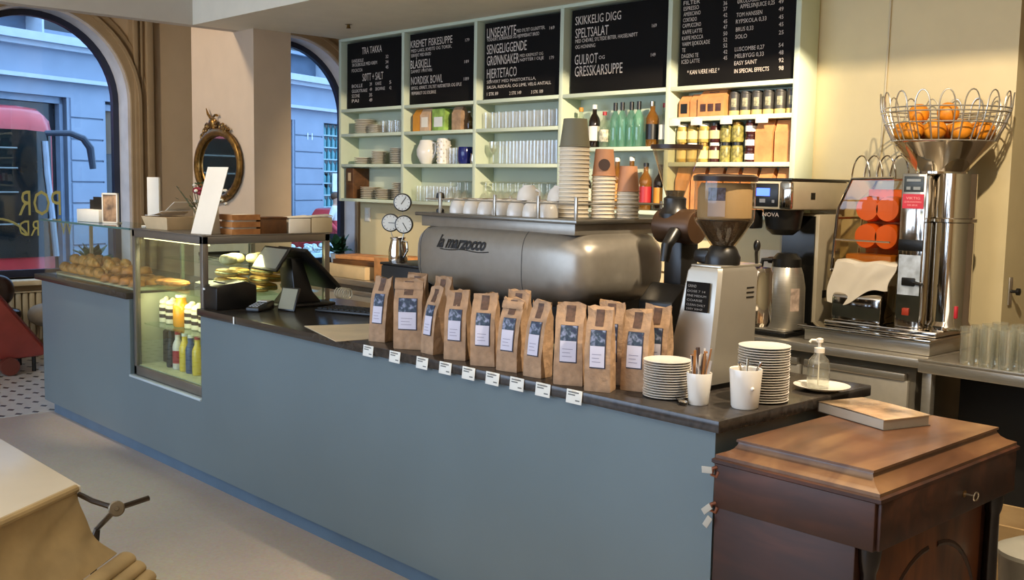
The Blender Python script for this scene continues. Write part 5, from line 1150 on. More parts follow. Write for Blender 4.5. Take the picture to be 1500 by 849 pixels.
plate_stack(-5.36, 2.645, ZB, 0.086, 6, 0.0145, 'the middle stack on the bottom left shelf', M_stone)
plate_stack(-5.13, 2.645, ZB, 0.084, 10, 0.0145, 'the right stack on the bottom left shelf', M_stone)
def row_glasses(xs, y, z, mk, lab, grp, cat='glass', m=None, name='shelf_glass', ny=1, dy=0.07):
    src = None; n = len(xs)
    for j in range(ny):
        for i, x in enumerate(xs):
            lb = lab+('' if ny == 1 else ', %s row' % ('front', 'back')[j])+', '+nth(i, n)
            loc = (x+(0.03 if j else 0), y+j*dy, z+E0)
            if src is None: src = solo(name, mk, m or (M_wine if name == 'wine_glass' else M_tumbler), lb, cat, grp, loc)
            else: dup(src, loc, None, lb)
def lin_x(a, b, n): return [a+(b-a)*i/(n-1) for i in range(n)]
row_glasses(lin_x(-5.34, -5.08, 4), 2.62, ZD, tumbler(0.030, 0.10), 'small tumbler on the top left shelf', 'tumblers on the top left shelf', ny=2, dy=0.065)
wg = MB().lathe([(0.033, 0), (0.03, 0.003), (0.005, 0.01), (0.0045, 0.07), (0.02, 0.085), (0.038, 0.115), (0.036, 0.165), (0.0345, 0.165), (0.036, 0.117), (0.018, 0.09), (0, 0.087)], 18)
wgu = MB().lathe([(0.036, 0), (0.038, 0.05), (0.02, 0.08), (0.0045, 0.095), (0.005, 0.155), (0.03, 0.162), (0.033, 0.165), (0, 0.166)], 18)
row_glasses(lin_x(-4.86, -4.52, 5), 2.62, ZB, tumbler(0.030, 0.12), 'clear tumbler on the second bay bottom shelf', 'tumblers in the second bay', ny=2)
row_glasses(lin_x(-4.46, -4.20, 4), 2.62, ZB, wgu, 'upturned wine glass, second bay bottom shelf', 'wine glasses in the second bay', name='wine_glass', ny=2)
row_glasses(lin_x(-4.045, -3.31, 10), 2.615, ZB, wgu, 'upturned wine glass, middle bay bottom shelf', 'wine glasses in the middle bay', name='wine_glass', ny=2, dy=0.075)
row_glasses(lin_x(-3.88, -3.30, 9), 2.62, ZC, tumbler(0.031, 0.165), 'tall glass on the middle bay middle shelf', 'tall glasses in the middle bay', ny=2, dy=0.075)
row_glasses([-3.98], 2.63, ZC, wg, 'single stemmed glass left of the tall glasses', 'stemmed glass in the middle bay', name='wine_glass')
row_glasses(lin_x(-4.045, -3.305, 11), 2.62, ZD, tumbler(0.031, 0.12), 'low tumbler on the middle bay top shelf', 'low tumblers in the middle bay', ny=2, dy=0.075)
bi = thing('brown_box_file', 'brown box file standing at the left end of the bottom shelf', 'box file', (-5.765, 2.65, ZB+E0))
build('box_body', MB().box((-0.06, -0.085, 0), (0.05, 0.085, 0.26), 0.004), M_brown, bi)
build('label_strip', MB().box((-0.025, -0.0865, 0.15), (0.02, -0.0855, 0.22)), M_kraftlight, bi)
# packets in the second bay
def packet(name, lab, x, w, d, h, z, m, m2, y=2.64, rz=0.0, g='packets on the shelves', top=True):
    p = thing(name, lab, 'packet', (x, y, z+E0), rz, g)
    if top:
        build('packet_body', MB().loft([[(-w/2, -d/2, 0), (w/2, -d/2, 0), (w/2, d/2, 0), (-w/2, d/2, 0)], [(-w/2, -d/2, h*0.72), (w/2, -d/2, h*0.72), (w/2, d/2, h*0.72), (-w/2, d/2, h*0.72)], [(-w/2, -d*0.1, h), (w/2, -d*0.1, h), (w/2, d*0.1, h), (-w/2, d*0.1, h)]]), m, p, sharp=20)
    else:
        build('packet_body', MB().box((-w/2, -d/2, 0), (w/2, d/2, h), 0.003), m, p)
    if m2: build('packet_label', MB().box((-w*0.34, -d/2-0.0012, h*0.18), (w*0.34, -d/2-0.0002, h*0.62)), m2, p)
    return p
M_okraft = mat('orange packet', '#d08a2e', 0.5, var=0.1); M_tanp = mat('tan packet', '#c9a684', 0.5, var=0.15, scale=15); M_greenp = mat('green packet', '#8fae54', 0.45, var=0.3, scale=18)
packet('orange_packet', 'orange packet at the left of the top shelf, second bay', -4.875, 0.085, 0.09, 0.176, ZD, M_okraft, None)
packet('tan_packet', 'tan packet with a pale label between the orange and green packets', -4.765, 0.12, 0.09, 0.178, ZD, M_tanp, M_paper)
packet('green_box', 'green and white box on the top shelf of the second bay', -4.60, 0.155, 0.08, 0.172, ZD, M_greenp, M_card, top=False)
packet('brown_bag', 'upright brown paper bag right of the green box', -4.385, 0.105, 0.075, 0.179, ZD, M_kraft, None)
for i, x in enumerate((-4.26, -4.205, -4.155)):
    bottle('small_bottle', 'small bottle right of the brown paper bag, '+nth(i, 3), 'bottle', (x, 2.63+0.02*i, ZD+E0), 0.024, 0.14+0.02*(i == 1), glassmat('brown bottle glass%d' % i, ('#c9b48a', '#7a5230', '#b5a27a')[i], 0.8, 0.02, 0.2, '#6a4a2a'), M_black if i == 1 else M_card, 'small bottles in the second bay')
wj = thing('white_pitcher', 'large white ribbed pitcher on the middle shelf of the second bay', 'pitcher', (-4.79, 2.645, ZC+E0), 0.0)
build('pitcher_body', MB().lathe([(0.045, 0), (0.055, 0.01), (0.085, 0.07), (0.086, 0.115), (0.065, 0.165), (0.058, 0.19), (0.054, 0.19), (0.06, 0.16), (0.078, 0.11), (0, 0.02)], 20), M_white, wj)
build('handle', MB().tube([(0.055, 0, 0.17), (0.105, 0, 0.165), (0.11, 0, 0.10), (0.075, 0, 0.05)], 0.009, 8), M_white, wj)
wv = thing('white_vase', 'tall white dotted vase right of the white pitcher', 'vase', (-4.575, 2.64, ZC+E0))
build('vase_body', MB().lathe([(0.05, 0), (0.054, 0.005), (0.054, 0.195), (0.05, 0.2), (0.047, 0.195), (0, 0.02)], 24), M_white, wv)
ds = MB()
for k in range(9):
    for q in range(6): ds.superq((0.0545*math.cos(2*PI*(k+0.5*(q % 2))/9), 0.0545*math.sin(2*PI*(k+0.5*(q % 2))/9), 0.025+q*0.03), (0.006, 0.006, 0.008), 1, 1, 6, 4)
build('relief_dots', ds, mat('vase dots', '#c7bda6', 0.3), wv)
row_glasses([-4.47, -4.425], 2.63, ZC, tumbler(0.028, 0.125), 'clear glass between the white vase and the blue pot', 'glasses beside the blue pot')
bp_ = thing('blue_pot', 'dark blue glazed pot on the middle shelf of the second bay', 'pot', (-4.315, 2.645, ZC+E0))
build('pot_body', MB().lathe([(0.05, 0), (0.062, 0.02), (0.064, 0.10), (0.058, 0.13), (0.054, 0.13), (0.058, 0.1), (0, 0.02)], 24), mat('cobalt glaze', '#1c2466', 0.12), bp_)
build('handle', MB().tube([(0.058, 0, 0.11), (0.09, 0, 0.10), (0.09, 0, 0.05), (0.06, 0, 0.03)], 0.007, 8), mat('cobalt glaze', '#1c2466', 0.12), bp_)
sc = thing('creamer', 'small steel creamer at the right end of the middle shelf', 'creamer', (-4.20, 2.63, ZC+E0))
build('creamer_body', MB().lathe([(0.028, 0), (0.034, 0.03), (0.028, 0.07), (0.031, 0.08), (0, 0.06)], 18), M_chrome, sc)
build('handle', MB().tube([(0.028, 0, 0.07), (0.05, 0, 0.06), (0.05, 0, 0.03), (0.03, 0, 0.02)], 0.004, 6), M_chrome, sc)
# spirits in the fourth bay
GL = [glassmat('clear spirit', '#e6ebe2', 0.9, 0.02, 0.08, '#cfd8cc'), glassmat('teal spirit', '#c2e4d8', 0.9, 0.02, 0.16, '#9cc8b4'), glassmat('amber spirit', '#c99a58', 0.8, 0.02, 0.35, '#9a6a2c'), glassmat('dark spirit', '#3a2a20', 0.8, 0.02, 0.6, '#241a14')]
Z4 = 1.943
sp = [(-3.09, .036, .27, 0, M_okraft, None, 'clear bottle with an orange cap'), (-2.975, .040, .285, 3, M_card, M_paper, 'dark bottle with a white label and white cap'), (-2.875, .034, .235, 0, M_red, mat('patterned label', '#b9b49c', .5, var=.5, scale=30), 'clear bottle with a red cap'),
      (-2.79, .034, .29, 1, M_black, None, 'pale teal bottle with a black cap, leftmost of four'), (-2.72, .034, .29, 1, M_black, None, 'pale teal bottle with a black cap, second of four'), (-2.65, .034, .29, 1, M_black, None, 'pale teal bottle with a black cap, third of four'), (-2.58, .034, .29, 1, M_black, None, 'pale teal bottle with a black cap, rightmost of four'),
      (-2.475, .042, .285, 2, M_chrome, M_black, 'amber bottle with a glass stopper'), (-2.365, .038, .27, 0, M_red, M_paper, 'clear bottle with a red cap and large cream label')]
for i, (x, r, h, g, cap, lab, l) in enumerate(sp):
    bottle('spirit_bottle', l+', upper fourth-bay shelf', 'bottle', (x, 2.625+0.01*(i % 2), Z4+E0), r, h, GL[g], cap, 'spirits on the upper shelf', 0.38, lab, 0.82 if g == 1 else 0.9)
for i, (x, h, g, lab, l) in enumerate(((-3.04, .26, 3, M_paper, 'dark bottle behind the paper cups'), (-2.87, .30, 3, M_paper, 'dark bottle with a pale label'), (-2.755, .335, 2, mat('amber label', '#c98a3c', .5, var=.3), 'amber bottle with a white neck'), (-2.63, .34, 2, M_paper, 'amber bottle with a dark medallion'), (-2.51, .30, 2, M_red, 'amber bottle nearest the grinder hopper'), (-2.39, .29, 3, M_okraft, 'dark bottle with an orange label at the right end'))):
    bottle('liqueur_bottle', l+', lower fourth-bay shelf', 'bottle', (x, 2.63, ZB+E0), .042, h, GL[g], M_card if i in (2, 3) else M_black, 'bottles on the lower shelf', 0.38, lab)
# shop goods in the fifth bay
for i, (x, h, l) in enumerate(((-2.20, .135, 'tan packet with a dark stripe'), (-2.115, .14, 'plain tan packet'))):
    packet('tan_packet', l+' at the left of the top goods shelf', x, .075, .08, h, 2.116, M_orangekraft, M_black if i == 0 else None, g='packets on the goods shelf')
cr = thing('bottle_carrier', 'tan carton carrier with handle hole and three square windows', 'carton', (-1.985, 2.64, 2.116+E0))
build('carrier_body', MB().loft([[(-.095, -.06, 0), (.095, -.06, 0), (.095, .06, 0), (-.095, .06, 0)], [(-.095, -.06, .11), (.095, -.06, .11), (.095, .06, .11), (-.095, .06, .11)], [(-.09, -.01, .158), (.09, -.01, .158), (.09, .01, .158), (-.09, .01, .158)]]), M_orangekraft, cr, sharp=20)
build('handle_hole', MB().box((-.035, -.026, .135), (.035, -.02, .147), M=Matrix.Rotation(0, 4, 'X')), M_black, cr)
for k in range(3): build('window', MB().box((-.075+k*.055, -.0625, .03), (-.035+k*.055, -.0605, .075)), mat('carrier window', '#4a3028', .4, var=.3, scale=40), cr)
src = None
for i, x in enumerate(lin_x(-1.845, -1.455, 6)):
    lb = 'dark pale-banded tin on the top goods shelf, '+nth(i, 6)
    if src is None:
        src = thing('dark_tin', lb, 'tin', (x, 2.63, 2.116+E0), 0, 'dark tins on the goods shelf')
        build('tin_body', MB().lathe([(.034, 0), (.034, .125), (.031, .128), (.031, .14), (0, .141)], 22), mat('tin charcoal', '#3b3834', .45, var=.25, scale=35), src)
        build('paper_band', MB().shell([(.0347, .002), (.0347, .03)], 22), mat('tin band', '#c9b070', .6), src)
        build('tin_emblem', cylpatch(.0347, -PI/2-.1, -PI/2+.8, .05, .10, 0, 0), mat('tin emblem', '#8f8a6e', .5, var=.4, scale=50), src)
    else: dup(src, (x, 2.63, 2.116+E0), None, lb)
for i, x in enumerate((-2.225, -2.06, -1.845, -1.60)):
    lb = 'blank cream price tag under the top goods shelf, '+nth(i, 4)
    tg_ = thing('shelf_tag', lb, 'price tag', (x, SF-0.0015, 2.083), 0, 'price tags on the goods shelf')
    build('tag_card', MB().box((-.042, -.003, -.018), (.042, 0, .020), .001), M_paper, tg_)
    build('tag_clip', MB().box((-.02, -.004, .020), (.02, 0.0, .026)), M_card, tg_)
M_pick = mat('pickled fruit', '#8c8242', .4, var=.4, scale=50); M_jamd = mat('dark jam', '#3a1614', .3, var=.3, scale=40); M_mus = mat('mustard jar', '#a58c44', .4, var=.3, scale=35); M_labc = mat('jar label cream', '#dcc98c', .6)
def jar(x, y, z, r, h, m, lid, lab, label, grp):
    j = thing('preserve_jar', label, 'jar', (x, y, z+E0), 0, grp)
    build('jar_body', MB().lathe([(r*.93, 0), (r, .006), (r, h*.74), (r*.84, h*.83)], 18), m, j)
    build('jar_lid', MB().lathe([(r*.88, h*.83), (r*.88, h*.985), (0, h)], 18), lid, j)
    if lab: build('jar_label', MB().shell([(r*1.012, h*.18), (r*1.012, h*.60)], 18), lab, j)
    return j
k = 0
for lay in range(2):
    for i, x in enumerate((-2.215, -2.135, -2.05, -1.97, -1.89, -1.81)):
        m = (M_mus, M_mus, M_mus, M_jamd, M_pick, M_pick)[i]; lid = (M_brass, M_card, M_brass, M_card, M_black, M_black)[(i+lay) % 6]
        jar(x, 2.62, 1.844+lay*.1185, .037, .118, m, lid, M_labc if i < 4 else None, '%s jar in the %s layer of preserves, %s' % (('mustard', 'mustard', 'mustard', 'dark jam', 'green pickle', 'green pickle')[i], ('lower', 'upper')[lay], nth(i, 6)), 'jars of preserves')
for lay in range(3):
    jar(-1.715, 2.62, 1.844+lay*.081, .036, .080, M_jamd, M_jamd, M_card, 'dark red jar with a white label, %s of the stack of three' % ('lowest', 'middle', 'topmost')[lay], 'stack of dark red jars')
packet('brown_goods_bag', 'large brown paper bag on the middle goods shelf, left of two', -1.615, .115, .09, .242, 1.844, M_orangekraft, None, g='large brown bags')
packet('brown_goods_bag', 'large brown paper bag on the middle goods shelf, against the side', -1.485, .115, .09, .238, 1.844, M_orangekraft, None, rz=.15, g='large brown bags')
for i, x in enumerate(lin_x(-2.20, -1.475, 7)):
    p = packet('brown_coffee_packet', 'brown coffee packet on the lowest goods shelf, '+nth(i, 7), x, .095, .08, .272, ZB, M_orangekraft, None, rz=(.1, -.1)[i % 2], g='packets on the lowest goods shelf')
    build('packet_stamp', MB().box((-.02, -.0335, .17), (.024, -.0305, .212)), M_bagtag, p)
wb = thing('white_bag', 'white paper bag with a violet print behind the clear grinder hopper', 'packet', (-2.06, 2.45, BZ+E0), .3)
build('bag_body', MB().loft([[(-.10, -.05, 0), (.10, -.05, 0), (.10, .05, 0), (-.10, .05, 0)], [(-.10, -.05, .5), (.10, -.05, .5), (.10, .05, .5), (-.10, .05, .5)], [(-.08, -.01, .66), (.08, -.01, .66), (.08, .01, .66), (-.08, .01, .66)]]), M_paper, wb) if False else build('bag_body', MB().box((-.09, -.04, 0), (.09, .04, .30), .01), M_paper, wb)
build('bag_print', MB().box((-.05, -.042, .17), (.05, -.0402, .25)), mat('violet print', '#6a62a0', .6, var=.4, scale=40), wb)

# ================================================================== ANTIQUE CABINET
cab = thing('antique_cabinet', 'antique dark veneered cabinet with a stepped lid and keyed drawer', 'cabinet', (0, 0, 0))
CB = (0.022, -0.045, 0.555, 0.855)   # x0, y0, x1, y1 of the frieze
build('carcass', MB().box((CB[0]+0.004, CB[1]+0.003, 0.05), (CB[2]-0.065, CB[3]-0.02, 0.74), 0.004), M_wood, cab)
build('frieze', MB().box((CB[0], CB[1], 0.735), (CB[2]-0.012, CB[3], 0.874), 0.005), M_wood, cab)
build('plinth', MB().box((CB[0], CB[1], 0), (CB[2], CB[3], 0.06), 0.006), M_wood, cab)
dr = build('drawer', MB().box((CB[2]-0.012, CB[1]+0.012, 0.738), (CB[2], CB[3]-0.002, 0.872), 0.003), M_wood, cab)
build('escutcheon', MB().lathe([(0.011, 0), (0.011, 0.0015)], 14, M=Matrix.Translation((CB[2], 0.475, 0.80)) @ Matrix.Rotation(PI/2, 4, 'Y')), M_brass, dr)
kb = MB().tube([(CB[2]+0.002, 0.475, 0.80), (CB[2]+0.028, 0.475, 0.80)], 0.003, 8)
kb.tube([(CB[2]+0.034+0.0*math.cos(t), 0.475+0.017*math.cos(t), 0.80+0.012*math.sin(t)) for t in [2*PI*i/16 for i in range(16)]], 0.0028, 6, closed=True)
build('key', kb, mat('key silver', '#cfc7b8', 0.2, metal=1.0), dr)
mo = MB().loft([[(a, b, z) for a, b in ((CB[0]-o, CB[1]-o), (CB[2]+o, CB[1]-o), (CB[2]+o, CB[3]+o), (CB[0]-o, CB[3]+o))] for z, o in ((0.870, 0.0), (0.874, 0.006), (0.884, 0.006), (0.888, 0.0))])
build('edge_moulding', mo, M_wood, cab, sharp=20)
ld = MB()
prof = [(0.888, -0.002), (0.898, -0.002), (0.901, -0.010), (0.907, -0.026), (0.917, -0.040), (0.929, -0.048), (0.937, -0.050), (0.938, -0.045), (0.945, -0.045)]
ld.loft([[(a, b, z) for a, b in ((CB[0]-o, CB[1]-o), (CB[2]+o, CB[1]-o), (CB[2]+o, CB[3]+o), (CB[0]-o, CB[3]+o))] for z, o in prof])
build('lid', ld, M_woodtop, cab, sharp=25)
for y in (CB[1]+0.045, CB[3]-0.05):
    build('column', MB().lathe([(0.034, 0.06), (0.034, 0.10), (0.022, 0.115), (0.025, 0.35), (0.021, 0.66), (0.026, 0.675), (0.030, 0.70), (0.033, 0.735)], 20, c=(CB[2]-0.045, y, 0)), mat('ebonised wood', '#140d0a', 0.25), cab)
ar = MB()
for y0, sg in ((CB[1]+0.12, 1), (CB[3]-0.12, -1)):
    ar.tube([(CB[2]-0.062, y0+sg*0.30*(1-math.cos(t)), 0.30+0.34*math.sin(t)) for t in [PI/2*i/12 for i in range(13)]], 0.012, 8)
build('arched_moulding', ar, M_wood, cab)
build('front_door', MB().box((CB[2]-0.066, CB[1]+0.10, 0.09), (CB[2]-0.055, CB[3]-0.11, 0.70), 0.004), woodmat('door veneer', '#3a1a0c', '#6a3a1c', '#8a5428', rough=0.32, axis=(5, 5, 1)), cab)
bo = thing('thick_book', 'thick paperback with a pale photo cover lying on the cabinet', 'book', (0.185, 0.60, 0.9455), -0.30)
build('pages', MB().box((-0.148, -0.098, 0.002), (0.144, 0.098, 0.032)), mat('book pages', '#b5ac9c', 0.8), bo)
build('cover', MB().sheet(lambda u, v: (-0.15+0.30*u, -0.10+0.20*v, 0.0335+0.003*math.sin(u*PI)), 8, 2, 0.0025), mat('book cover', '#9c8468', 0.16, var=0.5, scale=9), bo)
build('back_cover', MB().box((-0.15, -0.10, 0), (0.15, 0.10, 0.002)).box((-0.151, -0.10, 0), (-0.148, 0.10, 0.034)), mat('book spine', '#4a4036', 0.4), bo)
for i, (z, l) in enumerate(((0.86, 'upper'), (0.75, 'lower'))):
    tg2 = thing('hanging_tag', '%s small white paper tag sticking out at the cabinet corner by the counter' % l, 'tag', (0.026, -0.02, z), 0.0, 'tags at the cabinet corner')
    build('brass_ring', MB().tube([(0.005, -0.022, 0.0+0.0), (-0.005, -0.03, -0.005), (-0.008, -0.03, -0.025), (0.004, -0.022, -0.03), (0.012, -0.022, -0.012)], 0.006, 8), mat('copper clip', '#7a4a34', 0.35, metal=0.5), tg2)
    for k in range(1+i):
        build('paper_tag', MB().box((-0.010, -0.0015, 0), (0.010, 0.0015, 0.038), 0.001, M=Matrix.Translation((-0.004, -0.035, -0.01-0.035*k)) @ Matrix.Rotation(-1.7 if i == 0 else -2.3-0.3*k, 4, 'Y')), mat('tag paper', '#aaa79e', 0.7), tg2)

# ================================================================== CANVAS CHAIR AND TABLE IN FRONT
tbl = thing('cafe_table', 'pale cream table at the lower left of the photo', 'table', (-2.42, -1.95, 0))
build('table_top', MB().prism([(-0.75, 0.54), (1.05, 0.54), (1.40, -0.02), (1.46, -0.2), (1.46, -0.55), (-0.75, -0.55)], 2, 0.715, 0.74, bevel=0.004), mat('table cream laminate', '#d9cfbc', 0.22, var=0.015), tbl)
build('pedestal', MB().lathe([(0.24, 0), (0.24, 0.015), (0.04, 0.03), (0.035, 0.70), (0.10, 0.714)], 28, c=(0.1, 0, 0)), M_blackmat, tbl)
M_canvas = mat('khaki canvas', '#a38c62', 0.75, var=0.08, scale=12, bump=0.15)
ch = thing('canvas_chair', 'khaki canvas folding chair with a dark metal hinge, lower left corner', 'chair', (0, 0, 0))
A0 = Vector((-1.02, -1.555, 0.842)); A1 = Vector((-0.50, -2.30, 0.842))
def canv(u, v):
    p = A0.lerp(A1, u)
    sag = 0.03*math.sin(u*PI)
    q = p+Vector((0.035, 0.090, 0))*v**1.9+Vector((-0.03, -0.02, 0))*math.sin(v*PI)*math.sin(u*PI)+Vector((0, 0, -0.205*v-sag*v))
    w = (0.011*math.sin(u*13+v*7)+0.008*math.sin(u*29-v*11))*v*(1-0.4*v)
    return tuple(q+Vector((w*0.6, w*0.4, w*0.5)))
build('seat_canvas', MB().sheet(canv, 44, 26, 0.006), M_canvas, ch)
build('top_hem', MB().tube([A0.lerp(A1, k/8)+Vector((0, 0, -0.004)) for k in range(9)], 0.012, 10), M_canvas, ch)
for k in range(4):
    def fold(u, v, k=k):
        b = Vector(canv(u, 1.0))+Vector((0.02+0.020*k, 0.022+0.020*k, -0.012-0.026*k))
        r = 0.030; a = PI*1.5*v-PI*0.25
        return tuple(b+Vector((-0.7*r*math.cos(a), -0.5*r*math.cos(a), 0.55*r*math.sin(a)+0.003*math.sin(u*9+k))))
    build('canvas_fold', MB().sheet(fold, 30, 12, 0.005), M_canvas, ch)
M_rod = mat('dark metal rod', '#3d342b', 0.35, metal=0.7)
hp = Vector((-0.765, -1.545, 0.842)); kn_ = Vector((-1.055, -1.485, 0.70))
ro = MB().tube([A0+Vector((0.0, 0.01, -0.022)), A0+Vector((0.12, 0.0, -0.010)), hp], 0.0075, 8).tube([hp, hp+Vector((-0.01, 0.09, 0.008))], 0.0075, 8).tube([hp, kn_], 0.0075, 8)
build('frame_rods', ro, M_rod, ch)
view = (Vector((1.855, -2.603, 1.70))-hp).normalized()
build('hinge_disc', MB().lathe([(0.018, -0.006), (0.0205, -0.004), (0.0205, 0.004), (0.017, 0.007), (0.006, 0.0075), (0.005, 0.010), (0, 0.010)], 22, M=Matrix.Translation(hp) @ view.to_track_quat('Z', 'Y').to_matrix().to_4x4()), mat('hinge bronze', '#6e6250', 0.4, metal=0.6), ch)
e0 = Vector(canv(0.04, 1.0)); e1 = Vector(canv(0.96, 1.0))
for p0, p1 in ((kn_, Vector((-1.05, -1.75, 0.012))), (kn_, Vector((-0.95, -1.60, 0.012))), (e0+Vector((0.02, 0.02, -0.12)), Vector((-1.02, -1.66, 0.012))), (e1+Vector((0.02, 0.02, -0.12)), Vector((-0.62, -2.30, 0.012)))):
    build('leg', MB().tube([p0, p1], 0.009, 8), M_rod, ch)
build('cross_bar', MB().tube([e0+Vector((0.02, 0.02, -0.12)), e1+Vector((0.02, 0.02, -0.12))], 0.009, 8), M_rod, ch)

# ================================================================== WINDOW SEATING
M_redl = mat('red leather', '#8e3a30', 0.42, var=0.08, scale=9)
rc = thing('red_lounge_chair', 'red leather lounge chair with a sloping side by the window', 'chair', (-7.62, 0.15, 0))
build('shell', MB().prism([(-0.75, 0.20), (-0.75, 0.78), (-0.2, 0.80), (0.04, 0.70), (0.42, 0.20), (0.41, 0.14), (0.1, 0.13)], 0, -0.30, 0.20, bevel=0.035), M_redl, rc)
build('seat_cushion', MB().box((-0.28, -0.92, 0.26), (0.18, -0.72, 0.44), 0.05), M_redl, rc)
build('piping', MB().tube([(0.205, -0.72, 0.78), (0.205, -0.2, 0.79), (0.205, 0.04, 0.69), (0.205, 0.41, 0.20)], 0.008, 6), mat('piping brown', '#5a241e', 0.4), rc)
build('roller', MB().lathe([(0.03, -0.04), (0.075, -0.04), (0.08, 0), (0.075, 0.04), (0.03, 0.04)], 24, M=Matrix.Translation((0.21, 0.10, 0.081)) @ Matrix.Rotation(PI/2, 4, 'Y')), mat('roller brown', '#6a3226', 0.4), rc)
for x in (-0.25, 0.12):
    for y in (-0.65, 0.33): build('leg', MB().tube([(x, y, 0), (x, y, 0.20)], 0.018, 8), M_blackmat, rc)
bc2 = thing('brown_round_chair', 'dark brown round-backed chair behind the red lounge chair', 'chair', (-8.24, 0.40, 0))
build('backrest', MB().superq((0, 0, 0.64), (0.09, 0.17, 0.15), 0.9, 0.9, 28, 14), mat('dark brown leather', '#2a1812', 0.3), bc2)
build('backrest_post', MB().tube([(0, 0, 0.44), (0, 0, 0.56)], 0.03, 8), M_blackmat, bc2)
build('seat', MB().superq((-0.02, 0, 0.42), (0.14, 0.22, 0.06), 0.6, 0.6, 24, 10), mat('dark brown leather', '#2a1812', 0.3), bc2)
for y in (-0.15, 0.15):
    for x in (-0.08, 0.06): build('leg', MB().tube([(x, y, 0), (x, y, 0.40)], 0.015, 8), M_blackmat, bc2)
gp = thing('grey_stool', 'pale grey round-topped stool under the window beside the counter', 'stool', (-8.15, 0.88, 0))
build('seat', MB().superq((0, 0, 0.40), (0.20, 0.22, 0.11), 0.8, 0.9, 24, 12), mat('grey felt', '#8f887c', 0.8, var=0.1), gp)
for x, y in ((-0.12, -0.12), (0.12, -0.12), (-0.12, 0.12), (0.12, 0.12)): build('leg', MB().tube([(x, y, 0), (x*0.8, y*0.8, 0.34)], 0.016, 8), mat('pale wood leg', '#9a8468', 0.5), gp)
def plant(name, label, loc, n, r, h, potm, pr):
    p = thing(name, label, 'plant', loc)
    build('pot', MB().lathe([(pr*0.75, 0), (pr, pr*1.5), (pr*0.9, pr*1.5), (0, pr*1.3)], 20), potm, p)
    lf = MB()
    for i in range(n):
        a = random.uniform(0, 2*PI); el = random.uniform(0.3, 1.3); L = r*random.uniform(0.7, 1.1)
        b = Vector((0, 0, pr*1.4)); d = Vector((math.cos(a)*math.cos(el), math.sin(a)*math.cos(el), math.sin(el)*h/r)); s = Vector((-math.sin(a), math.cos(a), 0))
        pts = []
        for k in range(6):
            t = k/5; c = b+d*L*t+Vector((0, 0, -0.35*L*t*t)); w = 0.20*L*math.sin(PI*min(1, t*0.95+0.05))
            pts.append((c+s*w, c+Vector((0, 0, 0.012)), c-s*w))
        lf.add([q for tr in pts for q in tr], [(3*k+j, 3*k+j+1, 3*k+j+4, 3*k+j+3) for k in range(5) for j in range(2)])
    o = build('leaves', lf, M_green, p); return p
plant('potted_plant', 'dark green potted plant on the sill of the arched window', (WX+0.03, 1.42, SILL+0.0005), 34, 0.24, 0.30, mat('pot white', '#d9d3c8', 0.4), 0.09)
plant('potted_plant', 'green potted plant on the sill of the second window', (WX+0.03, 4.30, SILL+0.0005), 34, 0.26, 0.34, mat('pot white', '#d9d3c8', 0.4), 0.09)

# ================================================================== GILT MIRROR ON THE PILLAR
mi = thing('gilt_mirror', 'oval gilt mirror with a carved crest hanging on the pillar', 'mirror', (-6.46, 1.713, 1.80))
RX, RZ = 0.40, 0.30
def ell(t, k): return Vector((k*0.36*math.cos(t), -0.025, k*0.27*math.sin(t)))
Ri = Matrix.Rotation(0.0, 4, 'Y')
fr2 = MB()
NT = 56
def ring_at(t):
    c = Vector((0.385*math.cos(t), -0.028, 0.285*math.sin(t))); n = Vector((math.cos(t), 0, math.sin(t)))
    return [tuple(c+n*0.034*math.cos(a)*(1+0.08*math.sin(t*24))+Vector((0, -0.024*math.sin(a), 0))) for a in [2*PI*k/10 for k in range(10)]]
rr = [ring_at(2*PI*i/NT) for i in range(NT)]; rr.append(rr[0])
fr2.loft(rr, cap=False)
build('gilt_frame', fr2, M_brass, mi)
build('mirror_glass', MB().lathe([(0.0, -0.004), (0.36, -0.004), (0.36, 0.0), (0, 0.0)], 48, M=Matrix.Translation((0, -0.012, 0)) @ Matrix.Diagonal((1, 1, 0.265/0.36, 1)) @ Matrix.Rotation(PI/2, 4, 'X')), mat('mirror silver', '#d6d2c4', 0.03, metal=1.0, var=0.0), mi)
cr2 = MB()
for i in range(34):
    t = PI/2+random.uniform(-0.55, 0.75); hgt = max(0.0, 1-abs(t-PI/2-0.1)/0.75)
    z = 0.285*math.sin(t)+random.uniform(0.0, 0.12)*hgt; x = 0.385*math.cos(t)*1.0
    a = random.uniform(0, PI)
    cr2.tube([(x+0.035*math.cos(a+s*2.6)*(1-s*.5), -0.03-0.012*s, z+0.028*math.sin(a+s*2.6)*(1-s*.5)+0.02) for s in [q/7 for q in range(8)]], 0.011, 6, taper=[1, 1, .95, .9, .85, .75, .6, .4])
cr2.tube([(-0.10, -0.03, 0.40), (-0.16, -0.03, 0.44), (-0.19, -0.03, 0.49)], 0.014, 6, taper=[1, .8, .3]); cr2.superq((-0.08, -0.035, 0.36), (0.05, 0.02, 0.045), 1, 1, 12, 8)
build('carved_crest', cr2, M_brass, mi)
lf2 = MB()
for i in range(12):
    t = -PI/2+random.uniform(-0.6, 0.6); lf2.superq((0.385*math.cos(t), -0.045, 0.285*math.sin(t)+random.uniform(-0.02, 0.02)), (0.03, 0.014, 0.018), 1, 1, 8, 6)
build('carved_leaves', lf2, M_brass, mi)

